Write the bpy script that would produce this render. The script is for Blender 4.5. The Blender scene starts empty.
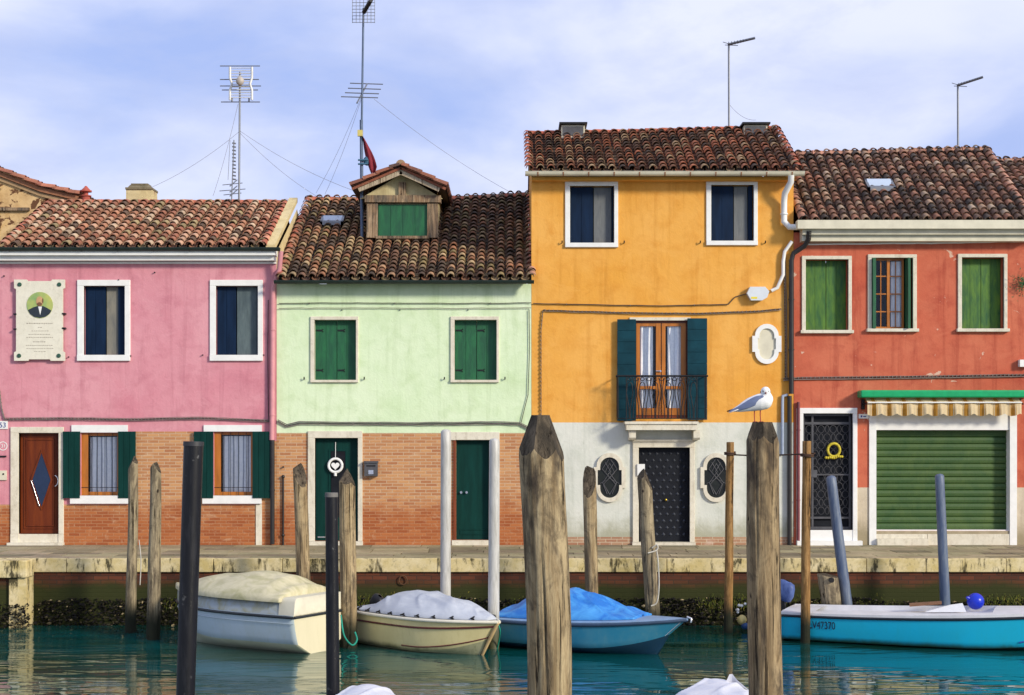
import bpy, bmesh, math, random
from mathutils import Vector, Matrix, noise
random.seed(7)
S = bpy.context.scene
COL = S.collection
R = math.radians
PI = math.pi

# ------------------------------------------------------------------ camera, sky, sun
F = 1500.0; D = 30.0; HZ = 440.0; CZ = 2.1      # focal length in px, camera distance, horizon row, eye height
cd = bpy.data.cameras.new("camera"); cam = bpy.data.objects.new("camera", cd); COL.objects.link(cam)
cam.location = (0, -D, CZ); cam.rotation_euler = (R(90), 0, 0)
cd.sensor_width = 36; cd.lens = F/1024*36; cd.shift_y = (HZ-347.5)/1024
cd.clip_start = 0.1; cd.clip_end = 2000
S.camera = cam
S.view_settings.view_transform = 'Standard'; S.view_settings.look = 'None'
S.view_settings.exposure = 0.1; S.view_settings.gamma = 1; S.view_settings.use_curve_mapping = False
S.render.resolution_x = 1024; S.render.resolution_y = 695
SUN_EL, SUN_AZ = 23, 50        # azimuth: degrees to the right of the line towards the camera
sl = bpy.data.lights.new("sun", 'SUN'); so = bpy.data.objects.new("sun", sl); COL.objects.link(so)
sl.energy = 3.7; sl.angle = R(9); sl.color = (1.0, 0.91, 0.74)
sd = Vector((math.cos(R(SUN_EL))*math.sin(R(SUN_AZ)), -math.cos(R(SUN_EL))*math.cos(R(SUN_AZ)), math.sin(R(SUN_EL))))
so.rotation_euler = sd.to_track_quat('Z', 'Y').to_euler(); so.location = (10, -20, 20)

w = bpy.data.worlds.new("World"); S.world = w; w.use_nodes = True
nt = w.node_tree; N = nt.nodes; L = nt.links
for n in list(N): N.remove(n)
out = N.new('ShaderNodeOutputWorld'); bg = N.new('ShaderNodeBackground'); bg.inputs[1].default_value = 0.11
sky = N.new('ShaderNodeTexSky'); sky.sky_type = 'NISHITA'; sky.sun_disc = False
sky.sun_elevation = R(SUN_EL); sky.sun_rotation = R(180-SUN_AZ); sky.altitude = 0; sky.air_density = 1.0; sky.dust_density = 0.6; sky.ozone_density = 2.5
tc = N.new('ShaderNodeTexCoord')
mp = N.new('ShaderNodeMapping'); mp.inputs['Scale'].default_value = (1.0, 1.0, 2.3); mp.inputs['Location'].default_value = (0.35, 0.2, 0.55)
mp.inputs['Rotation'].default_value = (0, R(-14), 0)
L.new(tc.outputs['Generated'], mp.inputs['Vector'])
n1 = N.new('ShaderNodeTexNoise'); n1.inputs['Scale'].default_value = 3.4; n1.inputs['Detail'].default_value = 7; n1.inputs['Roughness'].default_value = 0.5
n1.inputs['Distortion'].default_value = 0.25
L.new(mp.outputs[0], n1.inputs['Vector'])
cr = N.new('ShaderNodeValToRGB'); cr.color_ramp.elements[0].position = 0.32; cr.color_ramp.elements[1].position = 0.60
cr.color_ramp.interpolation = 'EASE'
L.new(n1.outputs['Fac'], cr.inputs['Fac'])
lav = N.new('ShaderNodeMix'); lav.data_type = 'RGBA'; lav.inputs[0].default_value = 0.8
lav.inputs[7].default_value = (3.9, 4.9, 8.7, 1)
L.new(sky.outputs[0], lav.inputs[6])
cl = N.new('ShaderNodeMix'); cl.data_type = 'RGBA'
L.new(cr.outputs[0], cl.inputs[0]); L.new(lav.outputs[2], cl.inputs[6]); cl.inputs[7].default_value = (7.1, 7.5, 9.2, 1)
n2 = N.new('ShaderNodeTexNoise'); n2.inputs['Scale'].default_value = 8.5; n2.inputs['Detail'].default_value = 9; n2.inputs['Roughness'].default_value = 0.6; n2.inputs['Distortion'].default_value = 0.3
L.new(mp.outputs[0], n2.inputs['Vector'])
cr2 = N.new('ShaderNodeValToRGB'); cr2.color_ramp.elements[0].position = 0.48; cr2.color_ramp.elements[1].position = 0.68; cr2.color_ramp.elements[1].color = (0.55, 0.55, 0.55, 1)
L.new(n2.outputs['Fac'], cr2.inputs['Fac'])
gy = N.new('ShaderNodeMix'); gy.data_type = 'RGBA'
L.new(cr2.outputs[0], gy.inputs[0]); L.new(cl.outputs[2], gy.inputs[6]); gy.inputs[7].default_value = (4.7, 5.4, 7.9, 1)
L.new(gy.outputs[2], bg.inputs[0]); L.new(bg.outputs[0], out.inputs[0])

# ------------------------------------------------------------------ helpers
def W(px, py, Y=0.0):
    s = (D+Y)/F
    return Vector(((px-512)*s, Y, CZ-(py-HZ)*s))
def fx(px): return (px-512)/50.0
def fz(py): return (545-py)/50.0
WATER = -1.17

class MB:
    def __init__(s): s.v=[]; s.f=[]; s.m=[]; s.c=[]; s.sm=[]
    def add(s, vs, fs, m=0, col=None, smooth=False):
        b=len(s.v); s.v.extend([tuple(v) for v in vs])
        for f in fs:
            s.f.append([b+i for i in f]); s.m.append(m); s.c.append(col); s.sm.append(smooth)
    def quad(s, a,b,c,d, m=0, col=None): s.add([a,b,c,d],[(0,1,2,3)],m,col)
    def box(s, x0,x1,y0,y1,z0,z1, m=0, col=None, j=0):
        vs=[(x,y,z) for z in (z0,z1) for y in (y0,y1) for x in (x0,x1)]
        if j: vs=[tuple(c+random.uniform(-j,j) for c in v) for v in vs]
        s.add(vs,[(0,2,3,1),(4,5,7,6),(0,1,5,4),(2,6,7,3),(0,4,6,2),(1,3,7,5)],m,col)
    def obox(s, mat, sx,sy,sz, m=0, col=None):
        vs=[mat@Vector((x*sx/2,y*sy/2,z*sz/2)) for z in (-1,1) for y in (-1,1) for x in (-1,1)]
        s.add(vs,[(0,2,3,1),(4,5,7,6),(0,1,5,4),(2,6,7,3),(0,4,6,2),(1,3,7,5)],m,col)
    def tube(s, pts, r, seg=8, m=0, col=None, cap=True):
        pts=[Vector(p) for p in pts]; n=len(pts)
        rr = r if isinstance(r,(list,tuple)) else [r]*n
        vs=[]; up=None
        for i,p in enumerate(pts):
            d=(pts[min(i+1,n-1)]-pts[max(i-1,0)])
            if d.length<1e-9: d=Vector((0,0,1))
            d.normalize()
            if up is None:
                up=Vector((0,0,1)) if abs(d.z)<.9 else Vector((1,0,0))
            a=d.cross(up)
            if a.length<1e-4: a=d.cross(Vector((0,1,0)))
            a.normalize(); b=a.cross(d).normalized(); up=b
            for k in range(seg):
                t=2*PI*k/seg; vs.append(p+(a*math.cos(t)+b*math.sin(t))*rr[i])
        fs=[]
        for i in range(n-1):
            for k in range(seg):
                k2=(k+1)%seg; fs.append((i*seg+k,i*seg+k2,(i+1)*seg+k2,(i+1)*seg+k))
        s.add(vs,fs,m,col,True)
        if cap:
            s.add(vs[:seg],[tuple(range(seg))[::-1]],m,col); s.add(vs[-seg:],[tuple(range(seg))],m,col)
    def ball(s, c, rx, ry=None, rz=None, u=12, v=8, m=0, col=None, rot=None):
        ry=ry or rx; rz=rz or rx; c=Vector(c); vs=[]; fs=[]
        for i in range(v+1):
            a=PI*i/v
            for k in range(u):
                t=2*PI*k/u; p=Vector((rx*math.sin(a)*math.cos(t), ry*math.sin(a)*math.sin(t), rz*math.cos(a)))
                if rot: p=rot@p
                vs.append(c+p)
        for i in range(v):
            for k in range(u):
                k2=(k+1)%u; fs.append((i*u+k,(i+1)*u+k,(i+1)*u+k2,i*u+k2))
        s.add(vs,fs,m,col,True)
    def loft(s, rows, m=0, col=None, smooth=True, closed=False):
        n=len(rows[0]); vs=[p for r in rows for p in r]; fs=[]
        for i in range(len(rows)-1):
            for k in range(n if closed else n-1):
                k2=(k+1)%n; fs.append((i*n+k,i*n+k2,(i+1)*n+k2,(i+1)*n+k))
        s.add(vs,fs,m,col,smooth)
    def prism(s, poly, y0, y1, m=0, col=None):       # poly: list of (x,z), extruded in y
        n=len(poly)
        vs=[(x,y0,z) for x,z in poly]+[(x,y1,z) for x,z in poly]
        s.add(vs,[tuple(range(n))]+[tuple(range(2*n-1,n-1,-1))]+[(i,i+n,(i+1)%n+n,(i+1)%n) for i in range(n)],m,col)
    def ring(s, outer, inner, y0, y1, m=0, col=None): # two (x,z) loops of equal length
        n=len(outer)
        vs=[(x,y0,z) for x,z in outer]+[(x,y0,z) for x,z in inner]+[(x,y1,z) for x,z in outer]+[(x,y1,z) for x,z in inner]
        fs=[]
        for i in range(n):
            j=(i+1)%n
            fs+= [(i,j,n+j,n+i),(i,2*n+i,2*n+j,j),(n+i,n+j,3*n+j,3*n+i)]
        s.add(vs,fs,m,col)
    def build(s, name, mats, parent=None, label=None, origin=None, weld=False):
        me=bpy.data.meshes.new(name)
        o=Vector(origin) if origin is not None else (WL.get(parent, Vector((0,0,0))) if parent else Vector((0,0,0)))
        me.from_pydata([tuple(Vector(v)-o) for v in s.v],[],s.f)
        if not isinstance(mats,(list,tuple)): mats=[mats]
        for m in mats: me.materials.append(m)
        me.polygons.foreach_set('material_index', s.m)
        me.polygons.foreach_set('use_smooth', s.sm)
        if any(c is not None for c in s.c):
            ca=me.color_attributes.new('tint','FLOAT_COLOR','CORNER'); buf=[]
            for p,c in zip(me.polygons,s.c):
                c=c or (1,1,1); buf.extend((c[0],c[1],c[2],1)*p.loop_total)
            ca.data.foreach_set('color',buf)
        bm=bmesh.new(); bm.from_mesh(me)
        if weld: bmesh.ops.remove_doubles(bm, verts=bm.verts, dist=1e-5)
        bmesh.ops.recalc_face_normals(bm, faces=bm.faces); bm.to_mesh(me); bm.free()
        me.update()
        ob=bpy.data.objects.new(name,me); COL.objects.link(ob)
        if parent: ob.parent=parent; WL[ob]=o
        else: ob.location=o; WL[ob]=o
        if label: ob['label']=label
        return ob
WL={}   # world location of the origin used for children
def thing(name, loc, label, cat, group=None):
    e=bpy.data.objects.new(name,None); COL.objects.link(e); e.location=loc; e.empty_display_size=.2
    WL[e]=Vector(loc); e['label']=label; e['category']=cat
    if group: e['group']=group
    return e
def tag(o,label,cat,group=None):
    o['label']=label; o['category']=cat
    if group: o['group']=group
    return o
def struct(mb,name,mat,kind='structure'):
    o=mb.build(name,mat); o['kind']=kind; return o
def baked(ob):
    dg=bpy.context.evaluated_depsgraph_get(); me=bpy.data.meshes.new_from_object(ob.evaluated_get(dg))
    ob.modifiers.clear(); ob.data=me; return ob
def nz(x,y,z=0.0,s=1.0): return noise.noise(Vector((x*s,y*s,z*s)))

# ------------------------------------------------------------------ materials
def newmat(name):
    m=bpy.data.materials.new(name); m.use_nodes=True; t=m.node_tree
    b=t.nodes['Principled BSDF']; return m,t,b
def nd(t,ty,**k):
    n=t.nodes.new(ty)
    for a,v in k.items():
        if a.startswith('i_'):
            key=a[2:]; n.inputs[int(key) if key.isdigit() else key.replace('_',' ')].default_value=v
        else: setattr(n,a,v)
    return n
def coords(t, scale=(1,1,1), rot=(0,0,0)):
    c=nd(t,'ShaderNodeTexCoord'); m=nd(t,'ShaderNodeMapping'); m.inputs['Scale'].default_value=scale; m.inputs['Rotation'].default_value=rot
    t.links.new(c.outputs['Object'],m.inputs['Vector']); return m.outputs[0]
def noi(t,vec,scale,detail=5,rough=.55,dist=0.0):
    n=nd(t,'ShaderNodeTexNoise'); n.inputs['Scale'].default_value=scale; n.inputs['Detail'].default_value=detail
    n.inputs['Roughness'].default_value=rough; n.inputs['Distortion'].default_value=dist
    t.links.new(vec,n.inputs['Vector']); return n.outputs['Fac']
def ramp(t,fac,p0,p1,c0=(0,0,0,1),c1=(1,1,1,1)):
    r=nd(t,'ShaderNodeValToRGB'); r.color_ramp.elements[0].position=p0; r.color_ramp.elements[1].position=p1
    r.color_ramp.elements[0].color=c0; r.color_ramp.elements[1].color=c1; t.links.new(fac,r.inputs['Fac']); return r.outputs[0]
def mix(t,fac,a,b,mode='MIX'):
    m=nd(t,'ShaderNodeMix',data_type='RGBA',blend_type=mode)
    for i,x in ((0,fac),(6,a),(7,b)):
        if isinstance(x,(int,float)): m.inputs[i].default_value=x
        elif isinstance(x,tuple): m.inputs[i].default_value=x if len(x)==4 else (*x,1)
        else: t.links.new(x,m.inputs[i])
    return m.outputs[2]
def bump(t,b,h,strength=.3,dist=.01,prev=None):
    n=nd(t,'ShaderNodeBump'); n.inputs['Strength'].default_value=strength; n.inputs['Distance'].default_value=dist
    t.links.new(h,n.inputs['Height'])
    if prev is not None: t.links.new(prev,n.inputs['Normal'])
    t.links.new(n.outputs[0],b.inputs['Normal']); return n.outputs[0]
def mth(t,op,a,b=None,clamp=False):
    n=nd(t,'ShaderNodeMath',operation=op); n.use_clamp=clamp
    for i,x in ((0,a),(1,b)):
        if x is None: continue
        if isinstance(x,(int,float)): n.inputs[i].default_value=x
        else: t.links.new(x,n.inputs[i])
    return n.outputs[0]
def zcoord(t):
    c=nd(t,'ShaderNodeTexCoord'); s=nd(t,'ShaderNodeSeparateXYZ'); t.links.new(c.outputs['Object'],s.inputs[0]); return s.outputs[2], s.outputs[0]

def mr(t,val,a,b):      # 1 below a, 0 above b
    n=nd(t,'ShaderNodeMapRange'); n.interpolation_type='SMOOTHSTEP'
    t.links.new(val,n.inputs[0]); n.inputs[1].default_value=a; n.inputs[2].default_value=b; n.inputs[3].default_value=1; n.inputs[4].default_value=0
    return n.outputs[0]
def plaster(name, base, light, dark, patch=None, patch_amt=0.0, rough=.9, low=None, streak=.35):
    m,t,b=newmat(name); v=coords(t)
    big=noi(t,v,.55,6,.6,.4); mid=noi(t,v,2.6,8,.65,.3); fine=noi(t,v,22,4,.6)
    c=mix(t,ramp(t,big,.35,.7),base,light)
    c=mix(t,mth(t,'MULTIPLY',ramp(t,mid,.47,.70),.6),c,dark)
    vs=coords(t,(5,5,.35)); st=noi(t,vs,1.0,6,.65,.3); c=mix(t,mth(t,'MULTIPLY',ramp(t,st,.52,.70),streak),c,tuple(x*.85 for x in dark))
    sp_=noi(t,v,7.5,7,.7,.4); c=mix(t,mth(t,'MULTIPLY',ramp(t,sp_,.60,.70),.35),c,tuple(x*.8 for x in dark)); lp=noi(t,coords(t,(1,1,1.6)),1.15,8,.7,.8); c=mix(t,mth(t,'MULTIPLY',ramp(t,lp,.56,.60),.30),c,light)
    c=mix(t,mth(t,'MULTIPLY',ramp(t,fine,.35,.7),.12),c,light)
    if patch is not None:
        pn=noi(t,coords(t,(1,1,1.2)),3.1,7,.6,.6); th=.74-patch_amt
        c=mix(t,ramp(t,pn,th,th+.02),c,patch)
    if low is not None:
        z,x=zcoord(t); zz=mth(t,'ADD',z,mth(t,'MULTIPLY',mid,-.9)); c=mix(t,mr(t,zz,-.35,.25),c,low)
    t.links.new(c,b.inputs['Base Color']); b.inputs['Roughness'].default_value=rough; b.inputs['Specular IOR Level'].default_value=.2
    p=bump(t,b,mid,.45,.03); bump(t,b,fine,.4,.008,p); return m
def brick(name, c1, c2, mortar, sat, tint_h=0.8, pale=(.62,.5,.42), bw=.225, bh=.062, wet=None):
    m,t,b=newmat(name); c=nd(t,'ShaderNodeTexCoord'); sp=nd(t,'ShaderNodeSeparateXYZ'); t.links.new(c.outputs['Object'],sp.inputs[0])
    cb=nd(t,'ShaderNodeCombineXYZ'); t.links.new(mth(t,'ADD',sp.outputs[0],mth(t,'MULTIPLY',sp.outputs[1],1.0)),cb.inputs[0]); t.links.new(sp.outputs[2],cb.inputs[1])
    dn=noi(t,cb.outputs[0],6,3); wob=nd(t,'ShaderNodeCombineXYZ'); t.links.new(mth(t,'MULTIPLY',dn,.012),wob.inputs[1]); t.links.new(mth(t,'MULTIPLY',dn,.02),wob.inputs[0])
    va=nd(t,'ShaderNodeVectorMath',operation='ADD'); t.links.new(cb.outputs[0],va.inputs[0]); t.links.new(wob.outputs[0],va.inputs[1])
    br=nd(t,'ShaderNodeTexBrick'); t.links.new(va.outputs[0],br.inputs['Vector'])
    br.inputs['Scale'].default_value=1; br.inputs['Brick Width'].default_value=bw; br.inputs['Row Height'].default_value=bh
    br.inputs['Mortar Size'].default_value=.008; br.inputs['Mortar Smooth'].default_value=.3; br.inputs['Bias'].default_value=-.1
    br.inputs['Color1'].default_value=(*c1,1); br.inputs['Color2'].default_value=(*c2,1); br.inputs['Mortar'].default_value=(*mortar,1)
    col=br.outputs['Color']
    v=coords(t); n1_=noi(t,v,1.3,6,.6,.3); n2_=noi(t,v,9,5,.6)
    z=sp.outputs[2]
    zz=mth(t,'ADD',z,mth(t,'MULTIPLY',mth(t,'SUBTRACT',n1_,.5),1.6))
    k=mr(t,zz,tint_h-.25,tint_h+.3)
    col=mix(t,k,col,sat,'MULTIPLY')
    col=mix(t,mth(t,'MULTIPLY',ramp(t,n2_,.58,.75),.35),col,pale)
    pb=noi(t,coords(t,(.8,1,2.2)),2.2,6,.65,.4); col=mix(t,mth(t,'MULTIPLY',ramp(t,pb,.6,.7),.35),col,pale)
    if wet is not None:
        col=mix(t,mr(t,mth(t,'ADD',z,mth(t,'MULTIPLY',n1_,-.25)),wet[1]-.16,wet[1]+.06),col,wet[0])
    t.links.new(col,b.inputs['Base Color']); b.inputs['Roughness'].default_value=.88; b.inputs['Specular IOR Level'].default_value=.25
    p=bump(t,b,mth(t,'SUBTRACT',1,br.outputs['Fac']),.5,.008); bump(t,b,n2_,.4,.006,p); return m
def simple(name, c, rough=.5, metal=0, var=.15, scale=6, bmp=.1, stretch=(1,1,1), c2=None, spec=.4, coat=0):
    m,t,b=newmat(name); v=coords(t,stretch); n=noi(t,v,scale,6,.6,.2)
    d=c2 if c2 else tuple(x*(1-var*2) for x in c)
    t.links.new(mix(t,ramp(t,n,.35,.72),c,d),b.inputs['Base Color'])
    b.inputs['Roughness'].default_value=rough; b.inputs['Metallic'].default_value=metal; b.inputs['Specular IOR Level'].default_value=spec
    b.inputs['Coat Weight'].default_value=coat
    if bmp: bump(t,b,n,bmp,.01)
    return m
def peeling_or_reflection(name, base, under, amt=.5, stretch=(3,3,.8), scale=3, rough=.6):
    m,t,b=newmat(name); n=noi(t,coords(t,stretch),scale,8,.65,.5); f=noi(t,coords(t,(9,9,1.2)),4,6,.6)
    c=mix(t,ramp(t,n,.5-amt*.3,.75),base,under); c=mix(t,mth(t,'MULTIPLY',ramp(t,f,.5,.7),.4),c,tuple(x*.55 for x in base))
    t.links.new(c,b.inputs['Base Color']); b.inputs['Roughness'].default_value=rough; bump(t,b,n,.25,.01); return m
def tilemat(name, lichen=(.05,.045,.035), amt=.35):
    m,t,b=newmat(name); a=nd(t,'ShaderNodeVertexColor',layer_name='tint'); v=coords(t)
    n=noi(t,v,7,7,.65,.3); f=noi(t,v,30,4,.6); big=noi(t,v,.7,5,.6)
    c=mix(t,mth(t,'MULTIPLY',ramp(t,n,.48,.68),amt),a.outputs[0],lichen)
    c=mix(t,mth(t,'MULTIPLY',ramp(t,f,.56,.72),.45),c,(.42,.36,.24))
    c=mix(t,mth(t,'MULTIPLY',ramp(t,big,.5,.7),amt*.6),c,(.06,.045,.04))
    t.links.new(c,b.inputs['Base Color']); b.inputs['Roughness'].default_value=.9; b.inputs['Specular IOR Level'].default_value=.2
    bump(t,b,n,.4,.015); return m
def timber(name, c1, c2, crack=(.025,.018,.014), wetz=None, grain=9, blotch=(.10,.085,.07), band=None):
    m,t,b=newmat(name); v=coords(t,(grain,grain,.5)); g=noi(t,v,2.2,9,.75,.45)
    n=noi(t,coords(t,(3.2,3.2,.8)),1.3,7,.65,.9); n2=noi(t,coords(t,(grain*.5,grain*.5,2.2)),1.5,8,.7,.6)
    c=mix(t,ramp(t,g,.40,.60),c1,c2)
    c=mix(t,mth(t,'MULTIPLY',ramp(t,n,.47,.60),.85),c,blotch)
    c=mix(t,mth(t,'MULTIPLY',ramp(t,n2,.52,.66),.6),c,tuple(x*.75 for x in blotch))
    c=mix(t,mth(t,'MULTIPLY',ramp(t,noi(t,coords(t,(2.5,2.5,.7)),1.9,6,.6,.4),.56,.68),.7),c,tuple(min(1,x*1.35) for x in c2))
    k=noi(t,coords(t,(grain*1.7,grain*1.7,.30)),1.5,6,.78,.5)
    kk=ramp(t,k,.575,.615); c=mix(t,kk,c,crack)
    kn=noi(t,coords(t,(5,5,3.2)),1.4,2,.5); c=mix(t,ramp(t,kn,.72,.76),c,crack)
    if wetz is not None:
        z,x=zcoord(t); zz=mth(t,'ADD',z,mth(t,'MULTIPLY',n,-.35))
        c=mix(t,mr(t,zz,wetz-.35,wetz+.05),c,(.022,.024,.015))
    t.links.new(c,b.inputs['Base Color']); b.inputs['Roughness'].default_value=.9; b.inputs['Specular IOR Level'].default_value=.15
    h=mth(t,'SUBTRACT',mth(t,'ADD',g,mth(t,'MULTIPLY',n2,.5)),mth(t,'MULTIPLY',kk,1.4)); bump(t,b,h,.75,.03); return m

M={}
M['pink']=plaster('pink_plaster',(.58,.22,.27),(.66,.32,.36),(.46,.155,.20),streak=.5)
M['yellowside']=plaster('yellow_side_plaster',(.62,.50,.25),(.66,.56,.34),(.35,.27,.13),patch=(.35,.22,.13),patch_amt=.12)
M['green']=plaster('pale_green_plaster',(.58,.72,.46),(.68,.78,.56),(.46,.60,.33),streak=.5)
M['orange']=plaster('orange_plaster',(.70,.325,.05),(.76,.40,.10),(.60,.24,.03),streak=.5)
M['white_p']=plaster('white_plaster',(.57,.59,.53),(.66,.66,.60),(.44,.47,.40),low=(.36,.36,.27),streak=.5)
M['red']=plaster('red_plaster',(.47,.095,.052),(.56,.17,.095),(.33,.05,.032),patch=(.60,.40,.30),patch_amt=.085,streak=.7)
M['dado']=plaster('grey_dado',(.52,.44,.32),(.60,.52,.40),(.36,.29,.20),low=(.30,.25,.16))
M['brick']=brick('house_brick',(.52,.27,.12),(.36,.145,.065),(.52,.36,.23),(.76,.50,.38),tint_h=.75,pale=(.62,.46,.30))
M['brick_low']=brick('base_brick',(.34,.17,.10),(.42,.26,.16),(.50,.40,.28),(.8,.5,.4),tint_h=-3)
M['oldbrick']=plaster('eroded_brick',(.55,.34,.13),(.70,.52,.30),(.26,.13,.05),patch=(.13,.06,.03),patch_amt=.22,streak=.0)
M['quaybrick']=brick('quay_brick',(.13,.040,.02),(.065,.024,.015),(.05,.03,.022),(.14,.05,.03),tint_h=-3,pale=(.045,.028,.02),wet=((.030,.034,.008),-.52),bw=.26,bh=.075)
def stone(name,c1,c2,stain,amt=.55,sc=2.2):
    m,t,b=newmat(name); v=coords(t,(1,1,1)); n=noi(t,v,sc,8,.7,.3); f=noi(t,v,14,6,.65); g=noi(t,coords(t,(4,4,1.2)),1.7,7,.7,.3)
    c=mix(t,ramp(t,n,.35,.65),c1,c2); c=mix(t,mth(t,'MULTIPLY',ramp(t,f,.52,.7),.35),c,stain)
    c=mix(t,mth(t,'MULTIPLY',ramp(t,g,.53,.62),amt),c,stain)
    t.links.new(c,b.inputs['Base Color']); b.inputs['Roughness'].default_value=.85; b.inputs['Specular IOR Level'].default_value=.25; bump(t,b,f,.4,.01); return m
M['coping']=stone('coping_stone',(.66,.56,.34),(.52,.41,.17),(.045,.038,.018),.95,3.2)
M['istria']=stone('white_stone',(.70,.66,.55),(.60,.55,.44),(.34,.30,.22),.3)
M['flag']=stone('paving_stone',(.23,.19,.12),(.16,.13,.08),(.08,.075,.035),.5,1.2)
M['white']=simple('white_paint',(.78,.78,.76),.6,var=.06,scale=5)
M['cream']=simple('cream_paint',(.66,.62,.48),.6,var=.1,scale=4)
M['darkgutter']=simple('dark_gutter',(.02,.035,.03),.45,var=.2)
M['blackpipe']=simple('black_pipe',(.025,.022,.022),.4,var=.2)
M['pinkpipe']=simple('pink_pipe',(.62,.27,.30),.6,var=.1)
M['cable']=simple('cable_rubber',(.045,.04,.04),.7,var=.2)
M['greycable']=simple('grey_cable',(.22,.19,.17),.7,var=.2)
M['navy']=simple('navy_shutter',(.006,.020,.055),.6,spec=.12,var=.25,scale=3,stretch=(3,3,.5))
M['slate']=peeling_or_reflection('grey_blue_shutter',(.10,.11,.12),(.17,.175,.17),.5,stretch=(2,2,.6))
M['leafb']=peeling_or_reflection('beige_reflection_leaf',(.24,.22,.17),(.12,.12,.11),.7,stretch=(2,2,.7))  # mottled glass reflection painted in as beige and grey patches
M['leafc']=peeling_or_reflection('teal_reflection_leaf',(.05,.075,.085),(.11,.15,.155),.6,stretch=(2,2,.6))  # teal grey glass reflection painted into the colour
M['dkgreen']=simple('dark_green_paint',(.003,.040,.034),.6,spec=.12,var=.2,scale=3,stretch=(3,3,.5))
M['tealshut']=simple('blue_green_shutter',(.006,.048,.070),.6,spec=.12,var=.25,scale=3)
M['green_sh']=peeling_or_reflection('green_shutter',(.004,.075,.032),(.010,.14,.045),.35)
M['green_old']=peeling_or_reflection('worn_green_shutter',(.004,.075,.014),(.10,.22,.008),.6)
M['roller']=peeling_or_reflection('green_roller',(.022,.072,.014),(.065,.115,.02),.5,stretch=(1,1,1),scale=2)
M['awngreen']=simple('green_awning_box',(.005,.36,.13),.35,var=.12,scale=8)
M['door_wood']=simple('varnished_door',(.17,.035,.008),.45,var=.25,scale=2.5,stretch=(4,4,.4),bmp=.05,c2=(.09,.016,.006),spec=.2)
M['frame_wood']=simple('varnished_frame',(.50,.17,.025),.35,var=.2,scale=3,stretch=(3,3,.5),bmp=.03)
M['frame_dark']=simple('dark_red_frame',(.22,.05,.015),.35,var=.2,scale=3,stretch=(3,3,.5),bmp=.03)
M['oldwood']=timber('weathered_frame_wood',(.20,.12,.07),(.38,.28,.18))
M['barge']=timber('pale_barge_board',(.52,.44,.33),(.42,.34,.24),crack=(.12,.08,.05),blotch=(.40,.32,.22))
M['ironblack']=simple('black_iron',(.015,.015,.018),.45,.3,var=.2)
M['irongrey']=simple('grey_iron',(.10,.10,.11),.5,.3,var=.2)
M['brass']=simple('brass',(.75,.52,.06),.3,.8,var=.1)
M['chrome']=simple('chrome',(.75,.75,.75),.2,1,var=.05,bmp=0)
M['alum']=simple('aerial_metal',(.22,.23,.25),.4,.6,var=.1,bmp=0)
M['paleal']=simple('pale_aerial_grid',(.70,.70,.68),.5,.1,var=.1,bmp=0)
M['rope']=simple('pale_rope',(.55,.52,.45),.8,var=.2)
M['grope']=simple('green_rope',(.01,.30,.22),.7,var=.2)
M['dark']=simple('dark_interior',(.012,.012,.014),.9,var=.1,bmp=0)
M['navydoor']=simple('studded_door',(.012,.014,.020),.6,.0,spec=.15,var=.25,scale=4)
M['stud']=simple('stud_metal',(.035,.040,.055),.4,.4,var=.1,bmp=0)
M['plaque']=stone('plaque_marble',(.72,.69,.58),(.66,.63,.52),(.45,.42,.34),.15)
M['grime']=simple('engraved_line',(.38,.34,.28),.8,var=.1,bmp=0)
M['copper']=simple('verdigris_bolt',(.05,.13,.09),.5,.4,var=.2)
M['blue_ink']=simple('blue_lettering',(.02,.05,.25),.5,var=.05,bmp=0)
M['blacktext']=simple('black_lettering',(.015,.02,.06),.5,var=.05,bmp=0)
M['tile']=tilemat('roof_tile'); M['tile_dark']=tilemat('roof_tile_lichen',amt=.65)
M['oval_glass']=simple('dark_leaded_glass',(.012,.015,.012),.35,var=.3,scale=9)
def glassmat():
    m,t,b=newmat('window_glass'); o=t.nodes['Material Output']
    tr=nd(t,'ShaderNodeBsdfTransparent'); gl=nd(t,'ShaderNodeBsdfGlossy'); gl.inputs['Roughness'].default_value=.03
    gl.inputs['Color'].default_value=(.8,.88,1,1)
    fr=nd(t,'ShaderNodeFresnel'); fr.inputs[0].default_value=1.3; mx=nd(t,'ShaderNodeMixShader')
    t.links.new(fr.outputs[0],mx.inputs[0]); t.links.new(tr.outputs[0],mx.inputs[1]); t.links.new(gl.outputs[0],mx.inputs[2]); t.links.new(mx.outputs[0],o.inputs[0]); return m
M['glass']=glassmat()
def curtainmat(nm='lace_curtain',k=.75):
    m,t,b=newmat(nm); n=noi(t,coords(t),18,4,.6); v=coords(t,(1,1,1))
    wv=nd(t,'ShaderNodeTexWave',wave_type='BANDS',bands_direction='X'); wv.inputs['Scale'].default_value=3.2; wv.inputs['Distortion'].default_value=.8; t.links.new(v,wv.inputs['Vector'])
    c=mix(t,ramp(t,n,.4,.7),(.90,.91,.92),(.78,.80,.84)); c=mix(t,mth(t,'MULTIPLY',ramp(t,wv.outputs['Fac'],.70,.92),k),c,(.16,.19,.26)); t.links.new(c,b.inputs['Base Color']); b.inputs['Roughness'].default_value=.9; return m
M['curtain']=curtainmat(); M['curtain_white']=curtainmat('white_net_curtain',.22)
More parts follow.
